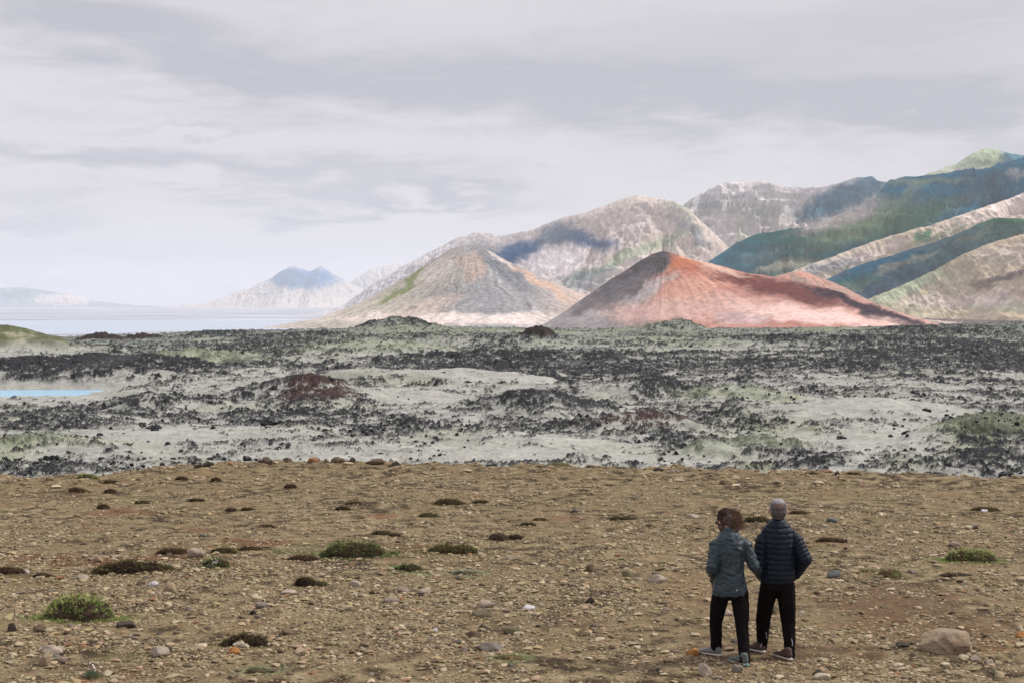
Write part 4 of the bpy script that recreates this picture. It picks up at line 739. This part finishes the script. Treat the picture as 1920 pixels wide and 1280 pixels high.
# loose lava rubble too small to count
N_ = 15000
py = 615 + 280 * r_.random(N_ * 3) ** .9; px = r_.uniform(-30, 1950, N_ * 3); D = 11.9 * F / (py - 573); x = (px - 960) / F * D
zz, rk_, dn_, *_ = lava(x, D, False); ok = ((rk_ > .3) | (r_.random(N_ * 3) < .02)) & (D < 755) & ~((px < 180) & (np.abs(D - 214) < 13)); x, D, zz = x[ok][:N_], D[ok][:N_], zz[ok][:N_]; n = len(x)
s = (.05 + .20 * r_.random(n) ** 2.2) * (D / 150) ** .45
shp = []
for k in range(8):
    V = I1[0] * (1 + .35 * r_.normal(size=(len(I1[0]), 1)).clip(-1, 1)); shp.append(V * np.array((1.1, .9, .95)))
B = np.array(shp)[r_.integers(0, 8, n)]; a = r_.uniform(0, 6.283, n)[:, None]
V = np.stack([(B[..., 0] * np.cos(a) - B[..., 1] * np.sin(a)) * s[:, None] + x[:, None], (B[..., 0] * np.sin(a) + B[..., 1] * np.cos(a)) * s[:, None] + D[:, None], B[..., 2] * s[:, None] * .9 + (zz + s * .25)[:, None]], -1).reshape(-1, 3)
cc = np.repeat(np.array((.028, .028, .030)) * r_.uniform(.6, 1.7, (n, 1)), len(I1[0]), 0)
tag(link('lava_rubble', mesh_np('lava_rubble', V, (I1[1][None] + (np.arange(n) * len(I1[0]))[:, None, None]).reshape(-1, 3), mat('lava_rubble', attr=True, rough=.95, spec=.1, bump=((4, .1, 4),)), cc, smooth=False)), 'loose black lava rubble among the moss', 'rubble', kind='stuff')

# ------------------------------------------------------------------ the couple
def shape(name, prims, voxel, smooth=6, post=None, mat_=None, parent=None, origin=None, sub=0):
    """prims: (centre, (rx,ry,rz)) balls; their union is grown into one continuous skin"""
    Vs = []; Fs = []; o_ = 0
    for c_, r3 in prims:
        V = I2[0] * np.array(r3) + np.array(c_); Vs.append(V); Fs.append(I2[1] + o_); o_ += len(V)
    me = mesh_np('tmp', np.concatenate(Vs) - np.array(origin), np.concatenate(Fs))
    o = bpy.data.objects.new('tmp', me); C.objects.link(o)
    m = o.modifiers.new('r', 'REMESH'); m.mode = 'VOXEL'; m.voxel_size = voxel; m.use_smooth_shade = True
    s_ = o.modifiers.new('s', 'SMOOTH'); s_.factor = .6; s_.iterations = smooth
    dg = bpy.context.evaluated_depsgraph_get(); me2 = bpy.data.meshes.new_from_object(o.evaluated_get(dg)); bpy.data.objects.remove(o)
    me2.name = name; me2.materials.clear()
    n = len(me2.vertices); co = np.zeros(n * 3, np.float32); me2.vertices.foreach_get('co', co); co = co.reshape(-1, 3); no = np.zeros(n * 3, np.float32); me2.vertices.foreach_get('normal', no); no = no.reshape(-1, 3)
    if post is not None:
        r = post(co.astype(float) + np.array(origin), no.astype(float))
        if isinstance(r, tuple): r, colr = r
        else: colr = None
        me2.vertices.foreach_set('co', (r - np.array(origin)).astype(np.float32).ravel())
        if colr is not None:
            ca = me2.color_attributes.new('Col', 'FLOAT_COLOR', 'POINT'); ca.data.foreach_set('color', np.concatenate([colr, np.ones((n, 1))], 1).astype(np.float32).ravel())
    me2.polygons.foreach_set('use_smooth', np.full(len(me2.polygons), True)); me2.update()
    if mat_: me2.materials.append(mat_)
    return link(name, me2, parent)
def chain(pts, step=.22, sc=(1, 1, 1)):
    """pts: (Vector, radius or (rx,ry,rz)) ... balls strung along it"""
    res = []
    for (a, ra), (b, rb) in zip(pts[:-1], pts[1:]):
        ra = np.array(ra if hasattr(ra, '__len__') else [ra] * 3, float); rb = np.array(rb if hasattr(rb, '__len__') else [rb] * 3, float)
        a = np.array(a); b = np.array(b); d = np.linalg.norm(b - a); n = max(2, int(d / (min(ra.min(), rb.min()) * step)) + 1)
        for i in range(n + 1):
            t_ = i / n; res.append((a * (1 - t_) + b * t_, (ra * (1 - t_) + rb * t_) * np.array(sc)))
    return res
def hand(wrist, d, side, pal, curl=.9):
    """palm, four bent fingers of unequal length, thumb from the side of the palm"""
    d = Vector(d).normalized(); side = Vector(side).normalized(); pal = Vector(pal).normalized(); w_ = Vector(wrist); res = []
    res += chain([(w_, (.027, .021, .027)), (w_ + d * .04, .024), (w_ + d * .08, .022)])
    for k, ln in enumerate((.068, .078, .073, .058)):
        off = side * (-.030 + .020 * k); a = w_ + d * .045 + off * .8; b = w_ + d * .088 + off; res += chain([(a, .0125), (b, .0105)])
        c1 = b + (d * math.cos(curl * .6) + pal * math.sin(curl * .6)) * ln * .45; c2 = c1 + (d * math.cos(curl * 1.3) + pal * math.sin(curl * 1.3)) * ln * .32; c3 = c2 + (d * math.cos(curl * 1.9) + pal * math.sin(curl * 1.9)) * ln * .24
        res += chain([(b, .0100), (c1, .0092), (c2, .0085), (c3, .0072)], .4)
    t0_ = w_ + d * .025 - side * .026; t1_ = t0_ - side * .022 + d * .030 + pal * .008; t2_ = t1_ + d * .030 + pal * .012; res += chain([(t0_, .0135), (t1_, .0115), (t2_, .0095)], .4)
    return res
def PX(px, py, D): p = at(px, py, D); return np.array((p.x, p.y, p.z))
skin = mat('skin', (.52, .27, .18), rough=.55, spec=.35, noise=((30, .08, 3),))
def shoe(foot, toe, gz_, L_, parent, origin, upper, sole, nm='shoe', accent=None, lift=0.0):
    """foot: heel position on the ground; toe: direction"""
    t_ = Vector((toe[0], toe[1], 0)).normalized(); s = Vector((-t_.y, t_.x, 0)); h = Vector((foot[0], foot[1], gz_))
    def P(a, b, c_): return h + t_ * (a * L_) + s * b + Vector((0, 0, c_ + lift * max(0, .3 - a)))
    up = chain([(P(.10, 0, .062), (.036, .036, .042)), (P(.30, 0, .060), (.040, .040, .040)), (P(.55, 0, .050), (.044, .044, .032)), (P(.80, .0, .040), (.044, .044, .022)), (P(.93, 0, .036), (.030, .030, .018))], .3)
    up += chain([(P(.12, 0, .075), (.038, .038, .03)), (P(.18, 0, .125), (.042, .042, .02))], .3)
    up += chain([(P(.22, 0, .10), .034), (P(.45, 0, .075), .032)], .3)
    o = shape(nm, up, .006, 3, None, upper, parent, origin)
    sl = chain([(P(.08, 0, .020), (.040, .040, .020)), (P(.35, 0, .018), (.038, .038, .018)), (P(.70, 0, .018), (.049, .049, .018)), (P(.93, 0, .022), (.034, .034, .016))], .25)
    shape('sole', sl, .006, 2, None, sole, o, origin)
    for k in range(4):
        a = .34 + k * .10; shape('lace', chain([(P(a, -.026, .105 - k * .013), .0035), (P(a + .02, 0, .112 - k * .013), .0035), (P(a, .026, .105 - k * .013), .0035)], .6), .0025, 1, None, accent or sole, o, origin)
    return o
def fold_noise(co, s, seed, sx=1, sz=1):
    return fbm((co[:, 0] + co[:, 1] * .6) / s * sx + 40, co[:, 2] / s * sz + co[:, 1] / s * .5, 4, seed)
def segdist(co, a, b):
    a = np.array(a); b = np.array(b); ab = b - a; t_ = np.clip(((co - a) @ ab) / (ab @ ab), 0, 1); return np.linalg.norm(co - (a + t_[:, None] * ab), axis=1), t_

# ---- man
D0 = 15.62; MO = np.array((PX(1456, 1242, D0)[0], D0, 0.0))
man = bpy.data.objects.new('person', None); C.objects.link(man); man.location = MO
tag(man, 'grey haired man in navy quilted jacket and black trousers, seen from behind', 'person', 'couple standing on the gravel')
def mx(px): return (px - 960) / F * D0
def mz(py): return CAMZ - (py - 573) / F * D0
# body (head, neck, arms, hands, legs): one skin
hc = np.array((mx(1461), D0 + .03, mz(955)))
ls, le, lw = PX(1431, 1010, D0), PX(1420, 1062, D0 - .02), PX(1432, 1083, D0 + .22)
rs, re_, rw = PX(1491, 1010, D0), PX(1508, 1047, D0 - .06), PX(1489, 1078, D0 + .17)
hipL, kneeL, ankL = PX(1443, 1098, D0 + .02), PX(1431, 1160, D0 + .17), PX(1428, 1216, D0 + .24)
hipR, kneeR, ankR = PX(1473, 1100, D0), PX(1478, 1165, D0 + .02), PX(1481, 1230, D0 - .10)
body = [(hc + np.array((0, -.005, .012)), (.082, .096, .100)), (hc + np.array((0, .012, -.03)), (.068, .080, .085)), (hc + np.array((-.004, .045, -.075)), (.052, .048, .045)), (hc + np.array((-.01, .102, -.028)), (.012, .022, .018)), (hc + np.array((-.100, .0, -.025)), (.012, .020, .030)), (hc + np.array((.100, .0, -.025)), (.010, .020, .030)), (hc + np.array((-.008, .088, -.07)), (.022, .014, .008))]
body += [(hc + np.array((sx * .03, .084, .004)), (.012, .010, .008)) for sx in (-1, 1)]
body += chain([(hc + np.array((0, -.01, -.07)), .058), (np.array((mx(1459), D0, mz(985))), .062)])
body += chain([(np.array((mx(1459), D0, mz(990))), (.10, .07, .04)), (np.array((mx(1460), D0, mz(1030))), (.17, .10, .06)), (np.array((mx(1459), D0, mz(1075))), (.145, .10, .06)), (np.array((mx(1458), D0, mz(1100))), (.15, .11, .06))])
for (a, b, c_) in ((ls, le, lw), (rs, re_, rw)): body += chain([(a - np.array((0, 0, .02)), .045), (b, .040), (c_, .028)])
body += hand(lw, (.25, .6, -.6), (1, 0, 0), (.5, -.2, -.6)) + hand(rw, (-.25, .6, -.6), (-1, 0, 0), (-.5, -.2, -.6))
for (a, b, c_) in ((hipL, kneeL, ankL), (hipR, kneeR, ankR)): body += chain([(a, .085), (b, .052), (c_, .038)])
shape('body', body, .0075, 3, None, skin, man, MO)
# hair
def man_hair(co, no):
    v = (co - hc); n1_ = fbm(co[:, 0] / .012, co[:, 2] / .03 + co[:, 1] / .03, 3, 61)
    co = co + no * (.004 * n1_)[:, None]
    hgt = v[:, 2]; back = sm(.02, -.06, v[:, 1])
    top = np.array((.25, .23, .25)); low = np.array((.075, .062, .058)); red = np.array((.17, .095, .07)); side = np.array((.36, .34, .34))  # own greys, plus a painted highlight on top and reddish shadow band
    k = sm(.055, .100, hgt + .012 * n1_)[:, None]; c_ = low * (1 - k) + top * k
    m = (np.exp(-((hgt - .050) / .020) ** 2) * sm(.075, .03, np.abs(v[:, 0])) * back)[:, None] * .8; c_ = c_ * (1 - m) + red * m
    s = (sm(.078, .096, np.abs(v[:, 0])) * .6)[:, None]; c_ = c_ * (1 - s) + side * s
    return co, np.clip(c_ * (1 + .35 * n1_)[:, None], .02, .6)
hair = [(hc + np.array((0, -.010, .016)), (.100, .106, .104)), (hc + np.array((0, -.030, -.030)), (.096, .086, .076)), (hc + np.array((0, -.034, -.078)), (.074, .060, .050))]
shape('hair', hair, .006, 2, man_hair, mat('grey_hair', attr=True, rough=.7, spec=.3, noise=((60, .25, 3, (1, 1, .25)),), bump=((120, .004, 3, (1, 1, .25)),)), man, MO)
# jacket with horizontal quilting; sleeves quilted round the arm
tor = [(1090, 1459, .196, .135), (1078, 1459, .203, .145), (1060, 1460, .196, .140), (1040, 1460, .205, .140), (1020, 1460, .215, .140), (1006, 1460, .205, .130), (997, 1460, .195, .120), (990, 1460, .165, .105), (984, 1460, .125, .095), (979, 1460, .098, .088)]
jp = chain([(np.array((mx(c_), D0 + .0, mz(y))), (rx, ry, .030)) for y, c_, rx, ry in tor], .5)
jp += chain([(np.array((mx(1461), D0 + .005, mz(986))), (.082, .082, .02)), (np.array((mx(1461), D0 + .02, mz(975))), (.074, .076, .022))], .4)
jarm = []
for (a, b, c_, rr_) in ((ls, le, lw, (.084, .076, .056)), (rs, re_, rw, (.086, .082, .060))): jarm += chain([(a, rr_[0]), (b, rr_[1]), (c_, rr_[2])])
def quilt(co, no):
    dl1, tl1 = segdist(co, ls, le); dl2, tl2 = segdist(co, le, lw); dr1, tr1 = segdist(co, rs, re_); dr2, tr2 = segdist(co, re_, rw)
    axis_x = np.abs(co[:, 0] - mx(1460)); dmin = np.minimum(np.minimum(dl1, dl2), np.minimum(dr1, dr2))
    isarm = (dmin < .10) & (axis_x > .150)
    z = co[:, 2]; per = .058
    ph_b = z / per + .12 * np.sin(co[:, 0] * 9) + .08 * fold_noise(co, .10, 71)
    L1 = .33; ph_a = np.where(np.minimum(dl1, dr1) < np.minimum(dl2, dr2), np.where(dl1 < dr1, tl1, tr1) * 5.4, 5.4 + np.where(dl2 < dr2, tl2, tr2) * 4.6) + .1 * fold_noise(co, .08, 72)
    ph = np.where(isarm, ph_a, ph_b)
    f = ph - np.floor(ph); g = np.sqrt(np.clip(4 * f * (1 - f), 0, 1))
    seam = np.exp(-((axis_x - .165) / .007) ** 2) * (z > mz(1060))
    d = .014 * (g - .6) + .006 * fold_noise(co, .045, 73) * g + .004 * fold_noise(co, .02, 74, .6, 2) - .008 * seam
    top = sm(mz(979), mz(984), z); d = d * top + .002 * (1 - top)
    return co + no * d[:, None], np.array((.017, .031, .052)) * (.72 + .45 * g)[:, None] ** 1
navy = mat('navy_quilted_nylon', (.0035, .0075, .0155), rough=.55, spec=.22, noise=((18, .12, 4),), bump=((60, .004, 4), (25, .006, 4)), sheen=0)
shape('jacket', jp + jarm, .0065, 2, lambda co, no: quilt(co, no)[0], navy, man, MO)
# trousers
blk = mat('black_trouser_cloth', (.0085, .0062, .0065), rough=.95, spec=.06, noise=((9, .2, 4),), bump=((14, .012, 4, (1, 1, .5)),), sheen=0)
def trous(co, no): return co + no * (.007 * fold_noise(co, .07, 81, 1, .8) + .006 * fold_noise(co, .035, 83, .5, 1.6) * sm(.55, .1, co[:, 2]))[:, None]
tp = chain([(np.array((mx(1459), D0, mz(1084))), (.180, .125, .03)), (np.array((mx(1459), D0 + .005, mz(1103))), (.190, .130, .04))], .4)
tp += chain([(hipL, .108), (PX(1437, 1125, D0 + .09), .098), (kneeL, .084), (PX(1430, 1190, D0 + .21), .070), (PX(1429, 1213, D0 + .235), .058)], .2)
tp += chain([(hipR, .108), (PX(1475, 1128, D0), .100), (kneeR, .080), (PX(1480, 1195, D0 - .03), .070), (PX(1481, 1222, D0 - .085), .058), (PX(1480, 1230, D0 - .09), (.066, .062, .03))], .2)
tro = shape('trousers', tp, .0075, 3, trous, blk, man, MO)
refl = mat('reflective_piping', (.55, .55, .6), rough=.4)
def strip(nm, pts, D_, parent, origin, r=.004, m=refl): return shape(nm, chain([(PX(a, b, D_), r) for a, b in pts], .6), .003, 1, None, m, parent, origin)
strip('reflective_strip', [(1426, 1212), (1428, 1206)], D0 + .16, tro, MO); strip('reflective_strip', [(1436, 1184), (1438, 1197)], D0 + .13, tro, MO, .003); strip('reflective_strip', [(1484, 1197), (1486, 1204), (1485.5, 1210)], D0 - .125, tro, MO)
brn = mat('brown_suede', (.070, .040, .036), rough=.85, noise=((30, .3, 3),), bump=((80, .003, 3),)); sol = mat('pale_rubber', (.42, .37, .33), rough=.7, noise=((20, .2, 3),)); sold = mat('dark_rubber', (.13, .10, .09), rough=.8)
gl = gz1(*PX(1430, 1225, D0 + .22)[:2]); 
shoe(PX(1433, 1225, D0 + .17)[:2], (-.62, .78), gz1(*PX(1430, 1228, D0 + .2)[:2]) + .0, .295, man, MO, brn, sol)
shoe(PX(1483, 1240, D0 - .17)[:2], (-.45, .90), gz1(*PX(1483, 1243, D0 - .15)[:2]) + .0, .295, man, MO, brn, sol)

# ---- woman
D1 = 15.47; WO = np.array((PX(1369, 1245, D1)[0], D1, 0.0))
wom = bpy.data.objects.new('person', None); C.objects.link(wom); wom.location = WO
tag(wom, 'brown haired woman in teal grey rain jacket holding the man\'s arm, seen from behind', 'person', 'couple standing on the gravel')
def wX(px): return (px - 960) / F * D1
def wZ(py): return CAMZ - (py - 573) / F * D1
hw = np.array((wX(1361.5), D1 + .075, wZ(977)))
fd = np.array((-.52, .72, -.45)); fd /= np.linalg.norm(fd); upv = np.array((-.10, .42, .90)); upv = upv - fd * (upv @ fd); upv /= np.linalg.norm(upv); rtv = np.cross(fd, upv)
def HP(f_, r__, u_): return hw + fd * f_ + rtv * r__ + upv * u_
wls, wle, wlw = PX(1342, 1022, D1), PX(1334.5, 1064, D1 - .06), PX(1341, 1089, D1 + .15)
wrs, wre, wrw = PX(1398, 1020, D1), PX(1414, 1062, D1 - .05), PX(1424, 1074, D1 + .16)
whL, wkL, waL = PX(1353, 1108, D1 + .03), PX(1342, 1166, D1 + .15), PX(1343, 1221, D1 + .22)
whR, wkR, waR = PX(1386, 1110, D1), PX(1391, 1170, D1 - .08), PX(1396, 1240, D1 - .25)
body = [(HP(-.01, 0, .015), (.078, .080, .092)), (HP(.02, 0, -.03), (.066, .068, .078)), (HP(.055, 0, -.075), (.040, .040, .036)), (HP(.100, 0, -.030), (.014, .014, .016)), (HP(.088, 0, -.065), (.016, .012, .008)), (HP(0, -.074, -.03), (.012, .016, .026)), (HP(0, .074, -.03), (.012, .016, .026)), (HP(.080, -.028, .0), (.010, .010, .008)), (HP(.080, .028, .0), (.010, .010, .008))]
body += chain([(HP(-.02, 0, -.06), .052), (np.array((wX(1367), D1 + .02, wZ(1000))), .056)])
body += chain([(np.array((wX(1369), D1, wZ(1006))), (.115, .07, .05)), (np.array((wX(1369), D1, wZ(1035))), (.14, .09, .06)), (np.array((wX(1369), D1, wZ(1075))), (.125, .09, .06)), (np.array((wX(1369), D1, wZ(1105))), (.15, .11, .06))])
for (a, b, c_) in ((wls, wle, wlw), (wrs, wre, wrw)): body += chain([(a, .046), (b, .036), (c_, .025)])
body += hand(wlw, (.15, .5, -.8), (1, 0, 0), (.5, -.2, -.5)) + hand(wrw, (.8, .5, .1), (0, .2, 1), (.1, -.9, -.2), 1.2)
for (a, b, c_) in ((whL, wkL, waL), (whR, wkR, waR)): body += chain([(a, .085), (b, .050), (c_, .035)])
shape('body', body, .0075, 3, None, skin, wom, WO)
gm = mat('dark_glass', (.01, .01, .012), rough=.15, spec=.6)
gla = shape('sunglasses', chain([(HP(.093, -.045, .0), (.010, .008, .015)), (HP(.098, -.03, .0), (.010, .008, .018))], .5) + chain([(HP(.093, .045, .0), (.010, .008, .015)), (HP(.098, .03, .0), (.010, .008, .018))], .5) + chain([(HP(.10, -.03, .003), .003), (HP(.10, .03, .003), .003)], .6), .0035, 1, None, gm, wom, WO)
shape('temple_arm', chain([(HP(.090, -.062, .004), .0032), (HP(.0, -.084, .004), .0032)], .6) + chain([(HP(.090, -.045, .004), .0032), (HP(.090, -.062, .004), .0032)], .6), .0025, 1, None, gm, gla, WO)
# hair: a mass and wind-blown strands
def wom_hair(co, no):
    n1_ = fbm(co[:, 0] / .02 + co[:, 2] / .03, co[:, 2] / .05 - co[:, 0] / .06, 4, 91)
    co = co + no * (.010 * n1_)[:, None]; return co
hair_brown = mat('brown_hair', (.045, .022, .014), rough=.5, spec=.4, noise=((22, .5, 4, (1, 1, .35)),), bump=((55, .010, 4, (1, 1, .3)),))
def C3(px, py, dd=0.0): return PX(px, py, D1 + .04 + dd)
hm = [(HP(-.025, 0, .030), (.088, .088, .090)), (HP(-.05, 0, -.01), (.086, .086, .085)), (C3(1366, 989), (.085, .065, .055)), (C3(1357, 985, .01), (.06, .06, .05)), (C3(1378, 993, -.01), (.045, .045, .035)), (C3(1363, 993, -.05), (.06, .04, .035)), (C3(1371, 994, -.05), (.055, .04, .035)), (C3(1355, 990, -.03), (.045, .04, .04))] + chain([(C3(1366, 978), (.080, .06, .07)), (C3(1373, 986), (.070, .055, .055)), (C3(1377, 992), (.045, .04, .035))], .4) + chain([(C3(1372, 972, .02), .06), (C3(1381, 982, .0), .038), (C3(1384, 991, 0), .020)], .3) + chain([(C3(1352, 978, .02), (.045, .05, .06)), (C3(1351, 988, .01), (.025, .03, .03))], .4)
wh = shape('hair', hm, .0065, 2, wom_hair, hair_brown, wom, WO)
rs_ = np.random.default_rng(21); Vs = []; Fs = []; Cs = []
hcen = HP(-.03, 0, .02)
for k in range(2400):
    d = rs_.normal(size=3); d /= np.linalg.norm(d)
    if d @ fd > .35 or (d @ upv) < -.5: continue
    p = hcen + d * np.array((.088, .086, .092)); L_ = rs_.uniform(.07, .19); nseg = 6
    wild = rs_.random() < .16; up_ = (d @ upv) > .35
    v = d * (.35 if wild else .12) + np.array((.75, -.05, -.35 if not up_ else (-.08 if not wild else .25))) + rs_.normal(0, .22 if wild else .12, 3)
    pts = [p]; r0_ = .0014 if wild else .0022
    for j in range(nseg):
        v = v + np.array((.06, -.02, -.20)) + rs_.normal(0, .10, 3); vv = v / np.linalg.norm(v); pts.append(pts[-1] + vv * L_ / nseg)
    pts = np.array(pts); rel = pts - hcen; rn = np.linalg.norm(rel / np.array((.09, .088, .094)), axis=1); fx_ = rn < 1.06; pts[fx_] = hcen + rel[fx_] / rn[fx_][:, None] * 1.06
    o_ = len(Vs)
    for j, q in enumerate(pts):
        r2 = r0_ * (1 - .75 * j / nseg); Vs += [q + np.array((r2, 0, 0)), q + np.array((-r2 * .5, 0, r2)), q + np.array((-r2 * .5, r2 * .6, -r2))]
        t_ = j / nseg; lt = sm(-.02, .09, (q - hcen)[0]) * .9 + .1 * t_; base_ = np.array((.045, .025, .018)) * (1 - lt) + np.array((.19, .105, .06)) * lt  # strands turn paler to the right, rim light painted into their colour
        if wild: base_ = np.array((.34, .25, .22))  # stray wisps coloured pale for a backlit glow
        Cs += [base_] * 3
    for j in range(nseg):
        for e_ in range(3): a = o_ + j * 3 + e_; b = o_ + j * 3 + (e_ + 1) % 3; Fs.append((a, b, b + 3, a + 3))
link('strands', mesh_np('strands', np.array(Vs) - WO, np.array(Fs), leafmat('hair_strand', 0, 0), np.array(Cs)), wh)
# jacket
tor = [(1114, 1369.5, .194, .150), (1104, 1370, .192, .150), (1088, 1370, .176, .140), (1068, 1370, .158, .125), (1050, 1370, .165, .125), (1030, 1370, .175, .125), (1017, 1370, .170, .118), (1008, 1370, .142, .105), (1001, 1369, .108, .092)]
jp = chain([(np.array((wX(c_), D1, wZ(y))), (rx, ry, .030)) for y, c_, rx, ry in tor], .45)
jp += chain([(np.array((wX(1368), D1 + .01, wZ(1000))), (.085, .082, .02)), (np.array((wX(1366), D1 + .035, wZ(991))), (.079, .078, .018))], .35)
jp += chain([(wls, .070), (wle, .061), (wlw, .048)]) + chain([(wrs, .068), (wre, .060), (wrw, .048)])
def rainj(co, no):
    z = co[:, 2]; x = co[:, 0] - wX(1370)
    f1 = fold_noise(co, .09, 93, 1, .8); f2 = fold_noise(co, .05, 95, 1, .8); f3 = ridged((co[:, 0] * .8 + co[:, 2] * .6) / .16 + f1, (co[:, 2] * .7 - co[:, 0] * .5) / .10, 3, 97)
    waist = np.exp(-((z - wZ(1077)) / .07) ** 2)
    fold = waist * .006 * np.sin((z + .35 * x * np.sign(.05 - x) + .012 * f1) / .011) * sm(-.4, .4, f1)
    crease = .010 * np.exp(-((np.hypot((x - .01) / 1.0, z - wZ(1047)) - .135) / .012) ** 2) * sm(-.02, .05, x) * sm(wZ(1030), wZ(1048), -z + 2 * wZ(1040))
    arm = np.abs(x) > .16; sl = arm * .004 * np.sin(z / .012 + 4 * f1) * sm(0, .4, f1)
    hem = -.006 * np.exp(-((z - wZ(1112.5)) / .004) ** 2)
    d = .014 * f1 + .007 * f2 + .011 * f3 - .004 + fold + crease + sl + hem
    return co + no * d[:, None]
teal = mat('teal_grey_nylon', (.022, .037, .045), rough=.45, spec=.4, noise=((14, .16, 5), (60, .10, 3)), bump=((30, .010, 5), (110, .002, 3)), sheen=0)
jk = shape('jacket', jp, .0060, 3, rainj, teal, wom, WO)
shape('logo', [(PX(1382, 1106, D1 - .172), (.006, .008, .006))], .002, 0, None, mat('white_print', (.75, .75, .75), rough=.6), jk, WO)
shape('collar_lining', chain([(np.array((wX(1357), D1 + .06, wZ(992))), (.022, .04, .012)), (np.array((wX(1366), D1 - .035, wZ(990))), (.03, .020, .010))], .3), .005, 2, None, mat('turquoise_lining', (.02, .16, .22), rough=.7, noise=((40, .4, 3),)), jk, WO)
# trousers
tp = chain([(np.array((wX(1369.5), D1, wZ(1108))), (.172, .128, .03)), (np.array((wX(1369.5), D1 + .005, wZ(1120))), (.178, .128, .04))], .4)
tp += chain([(whL, .103), (PX(1347, 1135, D1 + .08), .095), (wkL, .074), (PX(1343, 1195, D1 + .19), .066), (PX(1343, 1216, D1 + .215), .062)], .2)
tp += chain([(whR, .103), (PX(1389, 1138, D1 - .03), .096), (wkR, .074), (PX(1394, 1205, D1 - .16), .066), (PX(1396.5, 1236, D1 - .235), .064)], .2)
shape('trousers', tp, .0075, 3, trous, blk, wom, WO)
gsh = mat('grey_mesh_shoe', (.15, .145, .145), rough=.8, noise=((50, .35, 3),), bump=((90, .003, 2),)); gsh2 = mat('green_grey_shoe', (.085, .10, .09), rough=.8, noise=((50, .35, 3),), bump=((90, .003, 2),)); tq = mat('turquoise_trim', (.02, .22, .20), rough=.6)
shoe(PX(1351, 1232, D1 + .16)[:2], (-.78, .62), gz1(*PX(1348, 1232, D1 + .18)[:2]), .27, wom, WO, gsh, sol)
sh2 = shoe(PX(1401, 1252, D1 - .30)[:2], (-.55, .83), gz1(*PX(1399, 1252, D1 - .28)[:2]), .27, wom, WO, gsh2, mat('grey_rubber', (.30, .32, .29), rough=.7), accent=tq)
shape('heel_tab', chain([(PX(1401, 1243, D1 - .325), (.008, .006, .014)), (PX(1401, 1248, D1 - .335), (.009, .006, .014))], .5), .003, 1, None, tq, sh2, WO)

# ------------------------------------------------------------------ haze and the clouds whose shade lies on the hills
hz = bpy.data.materials.new('haze'); hz.use_nodes = True; t = hz.node_tree; t.nodes.clear()
ho = t.nodes.new('ShaderNodeOutputMaterial'); pv = t.nodes.new('ShaderNodeVolumePrincipled'); t.links.new(pv.outputs[0], ho.inputs['Volume'])
pv.inputs['Color'].default_value = (.86, .91, .98, 1); pv.inputs['Density'].default_value = 3.6e-5; pv.inputs['Anisotropy'].default_value = .15
bm = bmesh.new(); bmesh.ops.create_cube(bm, size=1)
for v_ in bm.verts: v_.co = Vector((v_.co.x * 64000, v_.co.y * 64000 + 600, (v_.co.z + .5) * 901.5 - 31.5))
me = bpy.data.meshes.new('haze'); bm.to_mesh(me); bm.free(); me.materials.append(hz); tag(link('haze', me), kind='stuff')

cloud_mat = mat('cloud_bank', (.82, .82, .84), rough=1, spec=0, noise=((.004, .1, 4),))
def cloud(px, py, D, rx, ry, alt=3000, seed=1):
    P = at(px, py, D); tt_ = (alt - P.z) / sunv.z; c0 = P + sunv * tt_
    bm = bmesh.new()
    r_ = random.Random(seed)
    for k in range(9):
        a = r_.uniform(0, 6.28); q_ = r_.random() ** .5 * .62 if k else 0
        s_ = 1 - q_ * .7
        M = Matrix.Translation((math.cos(a) * q_ * rx, math.sin(a) * q_ * ry, r_.uniform(-20, 60))) @ Matrix.Diagonal((rx * s_ * .62, ry * s_ * .62, min(rx, ry) * .22, 1))
        bmesh.ops.create_icosphere(bm, subdivisions=4, radius=1, matrix=M)
    for v_ in bm.verts:
        n_ = fbm(np.array([v_.co.x / 150]), np.array([v_.co.y / 150 + v_.co.z / 80]), 2, seed)[0]
        v_.co *= 1 + .25 * n_
    me = bpy.data.meshes.new('cloud'); bm.to_mesh(me); bm.free(); me.materials.append(cloud_mat)
    o = link('cloud', me, loc=c0); return tag(o, kind='structure')
CL = [(975, 475, 5000, 260, 200), (1110, 450, 4900, 230, 150), (1700, 400, 4300, 700, 260), (1430, 470, 4100, 420, 260), (1590, 370, 5800, 420, 260), (1830, 360, 4400, 420, 300),
      (1700, 480, 2750, 330, 100), (1600, 560, 1500, 130, 60), (1170, 545, 1450, 70, 40), (1900, 440, 2700, 200, 120)]
for i_, (a_, b_, D_, r1, r2) in enumerate(CL): cloud(a_, b_, D_, r1, r2, seed=i_ + 3)
